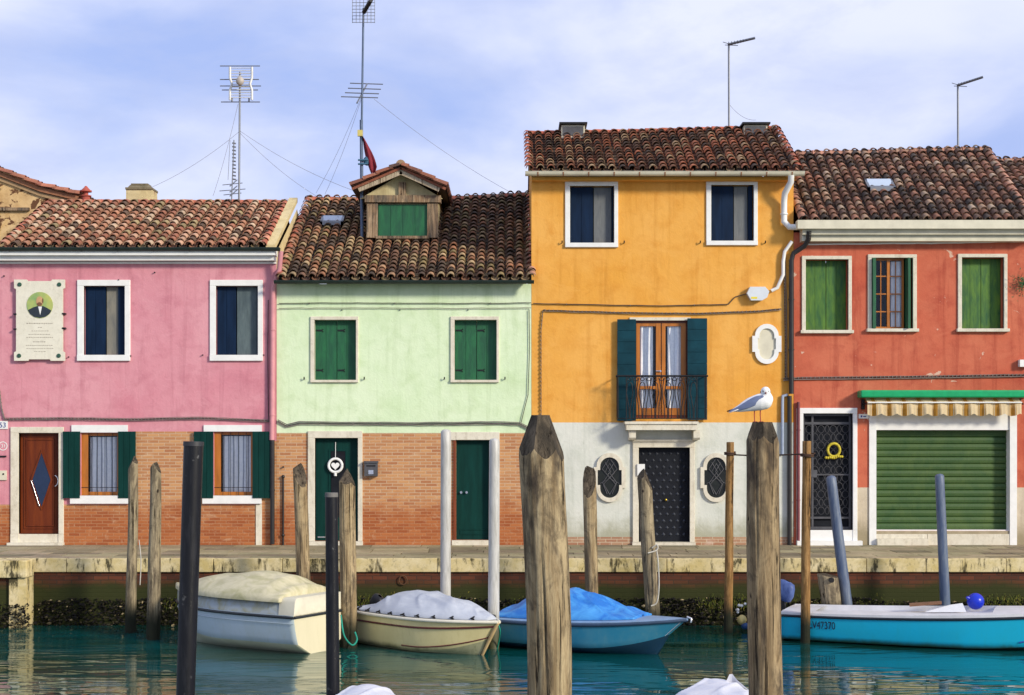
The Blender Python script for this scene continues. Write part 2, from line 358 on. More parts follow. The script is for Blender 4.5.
def watermat():
    m,t,b=newmat('canal_water'); c=nd(t,'ShaderNodeTexCoord')
    mp1=nd(t,'ShaderNodeMapping'); mp1.inputs['Scale'].default_value=(.55,1.15,1); t.links.new(c.outputs['Object'],mp1.inputs[0])
    a=noi(t,mp1.outputs[0],1.1,3,.5,.5)
    mp2=nd(t,'ShaderNodeMapping'); mp2.inputs['Scale'].default_value=(.75,2.3,1); mp2.inputs['Rotation'].default_value=(0,0,R(-6)); t.links.new(c.outputs['Object'],mp2.inputs[0])
    f=noi(t,mp2.outputs[0],1.25,2,.45,.9)
    mp3=nd(t,'ShaderNodeMapping'); mp3.inputs['Scale'].default_value=(2.2,7,1); mp3.inputs['Rotation'].default_value=(0,0,R(5)); t.links.new(c.outputs['Object'],mp3.inputs[0])
    f3=noi(t,mp3.outputs[0],2.0,4,.6,.4)
    msk=ramp(t,noi(t,coords(t,(.16,.42,1)),1.3,3,.5),.45,.58)
    p=bump(t,b,a,.07,.08); p=bump(t,b,mth(t,'MULTIPLY',f,mth(t,'ADD',.6,msk)),.28,.055,p); bump(t,b,mth(t,'MULTIPLY',f3,msk),.16,.012,p)
    cc=mix(t,ramp(t,noi(t,coords(t,(.14,.35,1)),1.6,3,.5,.5),.38,.62),(.001,.070,.072),(.003,.034,.022))
    t.links.new(cc,b.inputs['Base Color']); b.inputs['Roughness'].default_value=.012; b.inputs['IOR'].default_value=1.6; b.inputs['Specular IOR Level'].default_value=.95
    b.inputs['Specular Tint'].default_value=(.88,1,.90,1)
    return m
M['water']=watermat()

# ------------------------------------------------------------------ setting: ground, pavement, water, quay
mb=MB(); mb.quad((-200,0,-.004),(200,0,-.004),(200,300,-.004),(-200,300,-.004)); struct(mb,'ground',M['flag'])
mb=MB(); mb.quad((-200,-200,WATER),(200,-200,WATER),(200,-3.40,WATER),(-200,-3.40,WATER)); struct(mb,'water',M['water'])
mb=MB(); mb.quad((-200,-200,-3),(200,-200,-3),(200,-3.2,-3),(-200,-3.2,-3)); struct(mb,'canal_bed',M['flag'])
# pavement: single flagstones in rows
mb=MB(); rnd=random.Random(3); y=-3.345
mb.box(-60,60,-3.33,-.004,-.3,-.012,0,(.35,.33,.28))
while y<-.05:
    h=rnd.uniform(.42,.6); y1=min(y+h,-.004)
    if -.004-y1<.25: y1=-.004
    x=-24.0
    while x<24:
        wd=rnd.uniform(.55,1.15); g=rnd.uniform(.58,1.3); k=rnd.uniform(-.06,.06)
        mb.box(x+.010,x+wd-.010,y+.010,y1-.010,-.011,rnd.uniform(-.001,.003),0,(g,g*(1+k),g)); x+=wd
    if y1>=-.005: break
    y=y1
m,t,b=newmat('flagstones'); a=nd(t,'ShaderNodeVertexColor',layer_name='tint'); v=coords(t); n_=noi(t,v,1.6,7,.65,.3); f_=noi(t,v,12,6,.65)
c=mix(t,ramp(t,n_,.35,.65),(.36,.30,.18),(.24,.20,.11)); c=mix(t,mth(t,'MULTIPLY',ramp(t,f_,.5,.7),.4),c,(.09,.085,.035)); c=mix(t,1.0,c,a.outputs[0],'MULTIPLY')
t.links.new(c,b.inputs['Base Color']); b.inputs['Roughness'].default_value=.8; bump(t,b,f_,.3,.006); M['flags']=m
struct(mb,'pavement',M['flags'])
quay=thing('quay_wall',(0,-3.3,0),'long canal quay wall with pale stone coping over dark wet brick','quay wall')
mb=MB(); x=-24.0; rnd=random.Random(11)
while x<24:
    wd=rnd.uniform(.9,1.7)
    mb.box(x+.004,x+wd-.004,-3.5+rnd.uniform(-.006,.006),-3.35,-.235,.006+rnd.uniform(-.002,.003)); x+=wd
cop=mb.build('coping',M['coping'],quay)
bv=cop.modifiers.new('b','BEVEL'); bv.width=.012; bv.segments=2; baked(cop)
mb=MB(); mb.box(-60,60,-3.44,-3.34,-3,-.237); mb.build('brick_face',M['quaybrick'],quay)
pier=thing('stone_pier',(-9.6,-3.8,0),'stained stone corner block jutting from the quay at the left edge','stone block')
mb=MB(); p0=W(-30,0,-3.9).x; p1=W(27,0,-3.9).x
mb.box(p0,p1,-3.92,-3.51,-.30,.004); o=mb.build('cap_stone',M['coping'],pier); bv=o.modifiers.new('b','BEVEL'); bv.width=.02; bv.segments=2; baked(o)
mb=MB(); mb.box(W(9,0,-3.86).x,p1-.03,-3.86,-3.45,-2.2,-.302); mb.box(p0,W(9,0,-3.86).x-.003,-3.80,-3.45,-2.2,-.302,1); mb.build('shaft',[M['coping'],M['quaybrick']],pier)
# weeds and mussels
rnd=random.Random(5)
mb=MB()
for i in range(11000):
    x=rnd.uniform(-11.5,11.5); hh=nz(x,0,3,.9)*.08
    z=rnd.uniform(-1.24,-.72+hh)
    depth=.05+.20*max(0,(-.72-z))
    yb=-3.44-rnd.uniform(.0,depth)-.02
    if x<W(27,0,-3.9).x+.05: yb-=.42 if rnd.random()<.8 else 0
    r=rnd.uniform(.014,.036)
    rot=Matrix.Rotation(rnd.uniform(0,6.3),3,'Z')@Matrix.Rotation(rnd.uniform(0,6.3),3,'X')
    g=rnd.random(); col=(.007,.006,.006) if g<.66 else ((.022,.019,.009) if g<.90 else ((.08,.065,.035) if g<.975 else (.34,.27,.15)))
    c=Vector((x,yb,z)); vs=[c+rot@Vector(p) for p in ((r*1.5,0,0),(-r*1.1,0,0),(0,r*.9,0),(0,-r*.9,0),(0,0,r*.5),(0,0,-r*.5))]
    mb.add(vs,[(0,2,4),(2,1,4),(1,3,4),(3,0,4),(2,0,5),(1,2,5),(3,1,5),(0,3,5)],0,col)
m,t,b=newmat('mussel_shell'); a=nd(t,'ShaderNodeVertexColor',layer_name='tint'); t.links.new(a.outputs[0],b.inputs['Base Color']); b.inputs['Roughness'].default_value=.75; b.inputs['Specular IOR Level'].default_value=.2
M['shell']=m; struct(mb,'mussel_crust',m,'stuff')
mb=MB()
for i in range(14000):
    x=rnd.uniform(-11.5,11.5); dens=nz(x,1,0,.55)
    if rnd.random()>.42+dens*1.9: continue
    z=rnd.gauss(-.76,.06)+nz(x,4,0,.8)*.07
    yb=-3.45-rnd.uniform(0,.07)-.06*max(0,-.7-z)*3
    if x<W(27,0,-3.9).x+.05: yb-=.42
    l=rnd.uniform(.02,.055); dx=rnd.uniform(-.02,.02); wv=rnd.uniform(.003,.008); g=rnd.uniform(.6,1.5)
    col=(.050*g,.062*g,.006*g) if rnd.random()<.8 else (.13*g,.11*g,.015)
    mb.add([(x-wv,yb,z),(x+wv,yb,z),(x+dx+wv*.5,yb-l*.5,z-l),(x+dx-wv*.5,yb-l*.5,z-l)],[(0,1,2,3)],0,col)
struct(mb,'algae',M['shell'],'stuff')

# ------------------------------------------------------------------ roof, wall and window builders
PAL={'pink':[((.42,.20,.12),5),((.50,.30,.20),4),((.32,.13,.08),4),((.52,.38,.26),2.2),((.13,.08,.055),2.2),((.33,.25,.13),1.2)],
     'green':[((.33,.15,.08),4),((.40,.23,.13),3),((.19,.10,.065),4),((.44,.31,.17),3),((.09,.06,.045),4),((.27,.20,.09),1.6)],
     'orange':[((.31,.12,.07),5),((.22,.10,.06),4),((.12,.065,.045),4),((.40,.27,.16),3),((.40,.14,.075),1.6),((.07,.048,.04),3)],
     'red':[((.31,.15,.10),5),((.21,.11,.075),5),((.11,.07,.055),4),((.38,.25,.17),3),((.40,.30,.22),1.2),((.07,.055,.05),3)]}
def pick(pal,rnd,dark=0):
    tot=sum(w_ for c,w_ in pal); r=rnd.uniform(0,tot)
    for c,w_ in pal:
        r-=w_
        if r<=0: break
    g=rnd.uniform(.78,1.22)*(1-dark); return tuple(x*g for x in c)
def tile_field(mb, x0,x1,ye,ze,yr,zr, pal, rnd, sp=.2, course=.3, r0=.082, r1=.064, dz=None, pans=True, darkf=None):
    """cover and channel tiles on the slope (ye,ze)->(yr,zr); dz(x) lifts ends for sag"""
    sl_=Vector((0,yr-ye,zr-ze)); Ls=sl_.length; u=sl_.normalized(); n=Vector((0,-u.z,u.y)); 
    if n.z<0: n=-n
    ncol=max(1,int(round((x1-x0)/sp))); sp=(x1-x0)/ncol; nrow=int(Ls/course)+1
    K=7
    for i in range(ncol+1):
        xc0=x0+sp*i; xo=rnd.uniform(-.008,.008)
        for j in range(nrow):
            s0=j*course+rnd.uniform(-.012,.012); s1=min(s0+course*1.18,Ls+.02)
            if s1-s0<.05: continue
            xc=xc0+xo+rnd.uniform(-.007,.007); lift=rnd.uniform(.004,.022)
            dk=darkf(xc0,s0/Ls) if darkf else 0
            col=pick(pal,rnd,dk)
            def row(s,r,h):
                base=Vector((xc,ye,ze))+u*s+n*h+Vector((0,0,dz(xc,s/Ls) if dz else 0))
                return [base+Vector((math.cos(a)*r,0,0))+n*(math.sin(a)*r*.95) for a in [PI*k/(K-1) for k in range(K)]]
            A=row(s0,r0,.050+lift); B=row(s1,r1,.020+lift*.5); C=row(s0+.002,r0-.017,.050+lift); Dn=row(s0+.10,r0-.02,.042+lift)
            mb.loft([B,A],0,col); mb.loft([A,C],0,tuple(x*.9 for x in col),False); mb.loft([C,Dn],0,tuple(x*.9 for x in col))
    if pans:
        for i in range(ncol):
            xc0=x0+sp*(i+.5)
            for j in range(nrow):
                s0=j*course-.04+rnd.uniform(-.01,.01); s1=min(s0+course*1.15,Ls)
                col=tuple(x*.6 for x in pick(pal,rnd))  # channel tiles tinted darker to paint the deep shade in the gaps
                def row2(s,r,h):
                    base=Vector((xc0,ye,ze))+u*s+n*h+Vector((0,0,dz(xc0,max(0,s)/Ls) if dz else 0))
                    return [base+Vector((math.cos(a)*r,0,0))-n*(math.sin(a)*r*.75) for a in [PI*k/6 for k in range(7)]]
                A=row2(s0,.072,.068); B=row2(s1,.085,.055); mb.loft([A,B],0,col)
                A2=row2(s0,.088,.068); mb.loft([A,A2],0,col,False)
def ridge_tiles(mb,x0,x1,y,z,pal,rnd,dz=None,r=.10):
    x=x0
    while x<x1:
        l=.36; xe=min(x+l+.04,x1+.02); col=pick(pal,rnd)
        def row(xx,rr,h): return [Vector((xx,y-math.cos(a)*rr,z+h+(dz(xx,1) if dz else 0)+math.sin(a)*rr*.8)) for a in [PI*k/6 for k in range(7)]]
        mb.loft([row(x,r,.01),row(xe,r*.84,0)],0,col); mb.loft([row(x,r,.01),row(x,r-.02,.01)],0,col,False); x+=l
def roof(house,x0,x1,ye,ze,yr,zr,pal,seed,dz=None,mat='tile',rc=None,darkf=None,yb=None,sp=.2,course=.21):
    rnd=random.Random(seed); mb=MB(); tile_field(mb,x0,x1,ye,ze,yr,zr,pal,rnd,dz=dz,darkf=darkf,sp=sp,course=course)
    # deck under the tiles and back slope
    zz=lambda x,t_: (dz(x,t_) if dz else 0)
    for a,b_ in ((x0,(x0+x1)/2),((x0+x1)/2,x1)):
        mb.add([(a,ye+.03,ze-.02+zz(a,0)),(b_,ye+.03,ze-.02+zz(b_,0)),(b_,yr,zr-.03+zz(b_,1)),(a,yr,zr-.03+zz(a,1))],[(0,1,2,3)],0,(.06,.04,.03))
        mb.add([(a,ye+.03,ze-.07+zz(a,0)),(b_,ye+.03,ze-.07+zz(b_,0)),(b_,yr,zr-.09+zz(b_,1)),(a,yr,zr-.09+zz(a,1))],[(3,2,1,0)],0,(.06,.04,.03))
        bk=yb if yb else 2*yr-ye
        mb.add([(a,yr,zr-.03+zz(a,1)),(b_,yr,zr-.03+zz(b_,1)),(b_,bk,ze-.02),(a,bk,ze-.02)],[(0,1,2,3)],0,(.3,.13,.09))
    ro=mb.build('roof',M[mat],house)
    mb=MB(); ridge_tiles(mb,x0-.02,x1+.02,yr,zr-.03,rc or pal,rnd,dz,.135); mb.build('ridge',M[mat],ro)
    sl_=Vector((0,yr-ye,zr-ze)); u=sl_.normalized(); n=Vector((0,-u.z,u.y))
    for xs in (x0-.04,x1+.04):
        mb=MB(); s=0
        while s<sl_.length-.05:
            col=pick(rc or pal,rnd)
            def row(ss,r,h):
                b0=Vector((xs,ye,ze))+u*ss+n*h+Vector((0,0,zz(xs,ss/sl_.length))); return [b0+Vector((math.cos(a)*r,0,0))+n*(math.sin(a)*r) for a in [PI*k/6 for k in range(7)]]
            mb.loft([row(s,.09,.05),row(min(s+.36,sl_.length),.07,.03)],0,col); s+=.3
        mb.build('verge',M[mat],ro)
    return ro
def walls(house,x0,x1,zt,depth,yr,zr,holes,regions,mats,side=None,xg=(),zg=(),rec=.24,dz=None):
    """front wall cut round its openings, side gables, back wall. holes: (x0,x1,z0,z1). regions(xc,zc)->material index"""
    mb=MB(); xs=sorted(set([x0,x1]+[round(v,4) for h in holes for v in h[:2]]+[v for v in xg if x0<v<x1]))
    zs=sorted(set([-.05,zt]+[round(v,4) for h in holes for v in h[2:4]]+[v for v in zg if -.05<v<zt]))
    zs=[z for z in zs if z<=zt]
    for i in range(len(xs)-1):
        for j in range(len(zs)-1):
            xc=(xs[i]+xs[i+1])/2; zc=(zs[j]+zs[j+1])/2
            if any(h[0]<xc<h[1] and h[2]<zc<h[3] for h in holes): continue
            mb.quad((xs[i],0,zs[j]),(xs[i+1],0,zs[j]),(xs[i+1],0,zs[j+1]),(xs[i],0,zs[j+1]),regions(xc,zc))
    for h in holes:
        a,b_,c,d=h[:4]; mi=regions((a+b_)/2,d+.01) if len(h)<5 else h[4]
        mb.quad((a,0,c),(a,rec,c),(a,rec,d),(a,0,d),mi); mb.quad((b_,0,c),(b_,0,d),(b_,rec,d),(b_,rec,c),mi)
        mb.quad((a,0,d),(a,rec,d),(b_,rec,d),(b_,0,d),mi); mb.quad((a,0,c),(b_,0,c),(b_,rec,c),(a,rec,c),mi)
    sd_=len(mats)-1 if side is None else side
    for xx in (x0,x1):
        q=[(xx,0,-.05),(xx,depth,-.05),(xx,depth,zt),(xx,yr,zr-.09),(xx,0,zt)]; mb.add(q,[(0,1,2,3,4)],sd_)
    mb.quad((x0,depth,-.05),(x1,depth,-.05),(x1,depth,zt),(x0,depth,zt),sd_)
    # inner dark back so that rooms read as dark
    return mb.build('wall',mats,house)
def surround(house,name,op,fr,mat,y0=-.035,y1=.06,sill=None,label=None,sillmat=None):
    """stone frame round the opening op=(px0,py0,px1,py1); fr=(l,t,r,b) widths in px"""
    X0,X1,Z0,Z1=fx(op[0]),fx(op[2]),fz(op[3]),fz(op[1]); l,t_,r,b_=[q/50 for q in fr]
    mb=MB(); e=.004
    if t_: mb.box(X0-l,X1+r,y0,y1,Z1,Z1+t_)
    if b_: mb.box(X0-l,X1+r,y0-.02,y1,Z0-b_,Z0)
    if l: mb.box(X0-l,X0,y0,y1,Z0+e*0,Z1)
    if r: mb.box(X1,X1+r,y0,y1,Z0,Z1)
    if sill: mb.box(X0-l-sill,X1+r+sill,-.09,y0-.021 if b_ else y1,Z0-max(b_,.06),Z0+.004)
    o=mb.build(name,mat,house,label); bv=o.modifiers.new('b','BEVEL'); bv.width=.006; bv.segments=1; return baked(o)
def leaf(parent,name,x0,x1,z0,z1,y0,y1,mat,n=3,horiz=False,label=None,hinges=None,rails=0):
    """a shutter or door leaf of n boards with narrow grooves"""
    mb=MB(); g=.006
    for i in range(n):
        if horiz: a=z0+(z1-z0)*i/n; b_=z0+(z1-z0)*(i+1)/n; mb.box(x0,x1,y0,y1,a+g/2,b_-g/2)
        else: a=x0+(x1-x0)*i/n; b_=x0+(x1-x0)*(i+1)/n; mb.box(a+g/2,b_-g/2,y0,y1,z0,z1)
    mb.box(x0+.01,x1-.01,y0+.012,y1-.004,z0+.01,z1-.01)
    o=mb.build(name,mat,parent,label)
    if hinges:
        for zz in hinges:
            h=MB(); 
            for sx in ((x0,1),) if hinges is not None else (): h.box(x0+.02,x0+.13,y0-.012,y0-.001,zz-.015,zz+.015); h.tube([(x0+.13,y0-.01,zz),(x0+.16,y0-.01,zz+.03)],.008,6); h.tube([(x0+.13,y0-.01,zz),(x0+.16,y0-.01,zz-.03)],.008,6)
            h.build('hinge',M['ironblack'],o)
    return o
def curtain(parent,x0,x1,z0,z1,y,amp=.02,fold=.07,taper=0,mat='curtain'):
    mb=MB(); n=max(8,int((x1-x0)/.012)); rows=[]
    for j in range(9):
        tz=j/8; z=z0+(z1-z0)*tz
        rows.append([(x0+(x1-x0)*k/n*(1-taper*(1-tz)) , y+amp*math.sin(k/n*(x1-x0)/fold*2*PI+.4*math.sin(3*tz)+x0*5)+.008*nz(k*.3,tz*3), z) for k in range(n+1)])
    mb.loft(rows); return mb.build('curtain',M[mat],parent)
def pane(parent,x0,x1,z0,z1,y):
    mb=MB(); mb.box(x0,x1,y,y+.006,z0,z1); return mb.build('pane',M['glass'],parent)
def room(parent,x0,x1,z0,z1,y=.245,d=.9):
    mb=MB(); mb.quad((x0-.1,y+d,z0-.1),(x1+.1,y+d,z0-.1),(x1+.1,y+d,z1+.1),(x0-.1,y+d,z1+.1)); 
    for xx in (x0-.1,x1+.1): mb.quad((xx,y,z0-.1),(xx,y+d,z0-.1),(xx,y+d,z1+.1),(xx,y,z1+.1))
    for zz in (z0-.1,z1+.1): mb.quad((x0-.1,y,zz),(x1+.1,y,zz),(x1+.1,y+d,zz),(x0-.1,y+d,zz))
    return mb.build('room_behind',M['dark'],parent)
def casement(parent,x0,x1,z0,z1,y,mat,w_=.06,mull=None,bars=0,curt=None):
    mb=MB(); mb.box(x0,x0+w_,y,y+.05,z0,z1); mb.box(x1-w_,x1,y,y+.05,z0,z1); mb.box(x0+w_,x1-w_,y+.002,y+.048,z0,z0+w_*1.3); mb.box(x0+w_,x1-w_,y+.002,y+.048,z1-w_,z1)
    if mull: mb.box(mull-w_*.7,mull+w_*.7,y-.005,y+.045,z0+w_*1.3,z1-w_)
    o=mb.build('casement',mat,parent)
    if bars:
        bb=MB()
        for i in range(1,bars): zz=z0+(z1-z0)*i/bars; bb.box(x0+w_,x1-w_,y+.01,y+.03,zz-.012,zz+.012)
        if mull:
            for c in ((x0+w_+mull-w_*.7)/2,(x1-w_+mull+w_*.7)/2): bb.box(c-.009,c+.009,y+.011,y+.031,z0+w_,z1-w_)
        bb.build('glazing_bar',mat,o)
    pane(o,x0+w_*.5,x1-w_*.5,z0+w_*.5,z1-w_*.5,y+.025)
    return o
def text_mesh(parent,name,s,mat,center,h,rot=(R(90),0,0),wid=None,label=None,ext=.002):
    cu=bpy.data.curves.new('t','FONT'); cu.body=s; cu.size=1; cu.align_x='CENTER'; cu.align_y='CENTER'; cu.extrude=ext/h
    tmp=bpy.data.objects.new('t',cu); COL.objects.link(tmp); bpy.context.view_layer.update()
    dg=bpy.context.evaluated_depsgraph_get(); me=bpy.data.meshes.new_from_object(tmp.evaluated_get(dg)); 
    xs=[v.co.x for v in me.vertices]; ys=[v.co.y for v in me.vertices]
    sy=h/(max(ys)-min(ys)); sx=sy if wid is None else wid/(max(xs)-min(xs)); cx=(max(xs)+min(xs))/2; cy=(max(ys)+min(ys))/2
    for v in me.vertices: v.co=Vector(((v.co.x-cx)*sx,(v.co.y-cy)*sy,v.co.z*h))
    bpy.data.objects.remove(tmp); me.materials.clear(); me.materials.append(mat); me.name=name
    o=bpy.data.objects.new(name,me); COL.objects.link(o); o.rotation_euler=rot
    if parent: o.parent=parent; o.location=Vector(center)-WL[parent]; WL[o]=Vector(center)
    else: o.location=center
    return o
def H(op): return (fx(op[0]),fx(op[2]),fz(op[3]),fz(op[1]))

# ================================================================== PINK HOUSE
PX0,PX1=fx(-3),fx(276.5)
ph=thing('pink_house',((PX0+PX1)/2,0,0),'pink plastered house with brick lower storey and white cornice, left of the row','house')
u1=(84,286,125,355); u2=(216,286,258,355); g1=(81,433,119,495.5); g2=(214,432,253,495.5); d1=(19,433,59,534)
def reg_p(x,z):
    px=512+x*50; py=545-z*50
    if py>504.5: return 1
    if 130<px<203 and py>431.5: return 1
    if px>262 and py>441: return 1
    return 0
walls(ph,PX0,PX1,5.86,5.6,2.87,7.25,[H(q) for q in (u1,u2,g1,g2,d1)],reg_p,[M['pink'],M['brick'],M['yellowside']],xg=[fx(130),fx(203),fx(262)],zg=[fz(504.5),fz(431.5),fz(441)])
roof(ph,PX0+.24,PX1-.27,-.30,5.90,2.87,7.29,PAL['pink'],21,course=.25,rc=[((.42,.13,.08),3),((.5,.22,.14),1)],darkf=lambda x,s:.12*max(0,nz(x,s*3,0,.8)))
mb=MB(); mb.box(PX0,PX1,-.20,-.001,fz(261.5),fz(257)); mb.box(PX0,PX1+.02,-.30,-.001,fz(257)+.001,fz(251)); mb.box(PX0,PX1,-.05,-.0012,fz(264),fz(262)-.001)
mb.build('cornice',M['white'],ph)
def gutter(house,x0,x1,y,z,r,mat,joints=0,jmat=None,seg=8):
    mb=MB(); 
    rows=[[Vector((x,y-math.cos(a)*r,z-math.sin(a)*r)) for a in [PI*k/seg for k in range(seg+1)]] for x in (x0,x1)]
    mb.loft(rows); rows2=[[Vector((x,y-math.cos(a)*(r-.008),z-math.sin(a)*(r-.008))) for a in [PI*k/seg for k in range(seg+1)]] for x in (x0,x1)]
    mb.loft(rows2)
    for x in (x0,x1): mb.add([Vector((x,y-math.cos(a)*r,z-math.sin(a)*r)) for a in [PI*k/seg for k in range(seg+1)]],[tuple(range(seg+1))])
    mb.tube([(x0,y-r,z),(x1,y-r,z)],.008,6)
    o=mb.build('gutter',mat,house)
    if joints:
        for i in range(joints):
            j=MB(); x=x0+(x1-x0)*(i+.5)/joints
            rows=[[Vector((xx,y-math.cos(a)*(r+.006),z-math.sin(a)*(r+.006))) for a in [PI*k/seg for k in range(seg+1)]] for xx in (x-.012,x+.012)]; j.loft(rows); j.build('bracket',jmat or mat,o)
    return o
gutter(ph,PX0,PX1+.12,-.33,5.90,.065,M['darkgutter'],8)
def shutters_ajar(house,op,fr,frmat,lab=None,sm='navy',sm2='slate',f0=.52,f1=.83):
    wn=surround(house,'window',op,fr,frmat,label=lab)
    x0,x1,z0,z1=H(op); wd=x1-x0
    leaf(wn,'shutter',x0+.005,x0+wd*f0,z0+.01,z1-.01,.09,.125,M[sm],2)
    # second leaf lies flat: light and mottled reflections painted into its paler colour
    leaf(wn,'shutter',x0+wd*(f0+.015),x0+wd*f1,z0+.01,z1-.01,.115,.15,M[sm2],1)
    leaf(wn,'shutter',x0+wd*(f1+.005),x1-.004,z0+.01,z1-.01,.075,.11,M[sm],1)
    room(wn,x0,x1,z0,z1); return wn
shutters_ajar(ph,u1,(6.5,6,5.5,6),M['white'],sm2='leafb',f0=.50,f1=.80); shutters_ajar(ph,u2,(6,6,5,6),M['white'],sm2='leafc',f0=.46,f1=.95)
def curtained(house,op,lint,sill):
    x0,x1,z0,z1=H(op)
    mb=MB(); mb.box(fx(lint[0]),fx(lint[2]),-.035,.05,fz(lint[3]),fz(lint[1])); wn=mb.build('window',M['white'],house)
    mb=MB(); mb.box(fx(sill[0]),fx(sill[2]),-.07,.10,fz(sill[3]),fz(sill[1])); mb.build('sill',M['white'],wn)
    c=casement(wn,x0,x1,z0,z1,.07,M['frame_wood'],.055); mb=MB(); mb.box(x0,x0+.13,.035,.069,z0,z1); mb.build('jamb_board',M['frame_wood'],wn)
    curtain(wn,x0+.15,x1-.02,z0+.07,z1-.08,.132,.012,.14); room(wn,x0,x1,z0,z1)
    mb=MB()
    for i in range(4): xx=x0+(x1-x0)*(i+1.1)/5; mb.tube([(xx,.03,z0),(xx,.03,z1)],.005,6)
    mb.tube([(x0,.03,z0+.16),(x1,.03,z0+.16)],.006,6); mb.build('bars',M['ironblack'],wn)
    return wn
w1=curtained(ph,g1,(72,425,128,432.5),(71,495.5,130,503.5)); w2=curtained(ph,g2,(204,425,262,431.5),(203,495.5,262,503.5))
for wn,xs in ((w1,((64,81),(119,136.5))),(w2,((194.5,214),(253,271.5)))):
    for a,b_ in xs: leaf(wn,'shutter',fx(a),fx(b_),fz(498),fz(431.5),-.085,-.045,M['dkgreen'],3)
mb=MB(); mb.box(fx(256),fx(262),-.02,.0,-.0,fz(504)); mb.build('stone_strip',M['istria'],ph)
dr=surround(ph,'door',d1,(8,6,5,0),M['istria'],y0=-.04,y1=.20)
mb=MB(); mb.box(fx(11),fx(19),-.04,.2,.0505,fz(534)); mb.build('jamb_foot',M['istria'],dr); mb=MB(); mb.box(fx(59),fx(64),-.04,.2,.0505,fz(534)); mb.build('jamb_foot',M['istria'],dr)
mb=MB(); mb.box(fx(9),fx(64.5),-.14,.22,0.001,.05); mb.box(fx(19),fx(59),-.02,.2,.051,fz(534)); mb.build('threshold',M['istria'],dr)
x0,x1,z0,z1=H(d1)
mb=MB(); mb.box(x0,x1,.10,.15,z0,z1)
for k,(e,yy) in enumerate(((.07,.096),(.12,.093))): 
    mb.ring([(x0+e,z0+e+.03),(x1-e,z0+e+.03),(x1-e,z1-e),(x0+e,z1-e)],[(x0+e+.018,z0+e+.05),(x1-e-.018,z0+e+.05),(x1-e-.018,z1-e-.02),(x0+e+.018,z1-e-.02)],yy-.012,.10)
lf=mb.build('door_leaf',M['door_wood'],dr)
cx=fx(40.2); cz=fz(480); dia=lambda a,b_:[(cx-a,cz),(cx,cz-b_),(cx+a,cz),(cx,cz+b_)]
mb=MB(); mb.prism(dia(.185,.545),.088,.098); mb.build('diamond_pane',simple('dark_blue_glass',(.015,.03,.075),.25,var=.1,bmp=0),lf)
mb=MB(); mb.ring(dia(.225,.61),dia(.185,.545),.078,.099); mb.build('diamond_trim',M['door_wood'],lf)
mb=MB(); mb.tube([(cx-.2,.074,cz-.02),(cx-.04,.074,cz-.52)],.010,6); mb.build('metal_strip',M['chrome'],lf)
mb=MB(); hx=fx(54.5); mb.tube([(hx+.06*0-.0+.075*(1-math.cos(a))*-1+.06,.04,fz(481)+.11*math.sin(a)) for a in [R(-80+160*k/10) for k in range(11)]],.012,6); mb.ball((fx(58),.06,fz(482)),.03,m=0); mb.build('handle',M['chrome'],lf)
# downpipe at the right edge
def pipe(house,pts,r,mat,name='downpipe',clips=()):
    mb=MB(); mb.tube(pts,r,12)
    for c in clips: mb.tube([Vector(c)-Vector((0,0,.012)),Vector(c)+Vector((0,0,.012))],r*1.25,12)
    return mb.build(name,mat,house)
pp=pipe(ph,[(fx(283),-.27,5.84),(fx(281),-.2,5.5),(fx(274),-.1,5.15),(fx(273.4),-.08,4.9),(fx(273),-.08,3.0),(fx(272.5),-.08,fz(440))],.05,M['pinkpipe'],clips=[(fx(273.3),-.08,4.3),(fx(272.8),-.08,2.6)])
pipe(ph,[(fx(273),-.08,fz(440)),(fx(273),-.08,.02)],.045,M['blackpipe'],'lower_downpipe',clips=[(fx(273),-.08,1.1)])
# round pink repair mark, small bolts
mb=MB()
for bx,bz in ((4.5,276),(155,272.5),(69,357),(203,355),(264,355),(131,356),(119,280)): 
    mb=MB(); mb.tube([(fx(bx),-.0,fz(bz)),(fx(bx),-.05,fz(bz))],.012,6); mb.build('iron_pin',M['ironblack'],ph)
mb=MB(); mb.box(fx(-3),fx(8),-.02,-.001,fz(429),fz(421)); pl=mb.build('number_plate',M['white'],ph)
text_mesh(pl,'number','53',M['blue_ink'],(fx(3.0),-.024,fz(425)),.10)
mb=MB(); n=20; mb.ring([(fx(3)+.09*math.cos(2*PI*k/n),fz(446)+.09*math.sin(2*PI*k/n)) for k in range(n)],[(fx(3)+.075*math.cos(2*PI*k/n),fz(446)+.075*math.sin(2*PI*k/n)) for k in range(n)],-.006,-.001); st=mb.build('painted_ring',M['white'],ph)
text_mesh(st,'number','31',M['white'],(fx(3),-.006,fz(446)),.07)
mb=MB(); mb.box(fx(-3),fx(6.5),-.03,-.001,fz(457),fz(455.6)); mb.build('letter_slot',M['ironblack'],ph)
mb=MB(); mb.box(fx(-3),fx(7),-.035,-.001,fz(480),fz(470.5)); bp=mb.build('bell_panel',M['cream'],ph)
mb=MB(); mb.tube([(fx(4),-.035,fz(474)),(fx(4),-.045,fz(474))],.018,10); mb.build('bell_button',M['ironblack'],bp)

mb=MB(); pa=[(-.28,5.86),(2.87,7.31),(2.87,7.41),(-.28,5.97)]
vs=[(PX1-.17,y_,z_) for y_,z_ in pa]+[(PX1+.012,y_,z_) for y_,z_ in pa]
mb.add(vs,[(0,1,2,3),(7,6,5,4),(0,4,5,1),(1,5,6,2),(2,6,7,3),(3,7,4,0)]); mb.build('gable_parapet',M['yellowside'],ph)
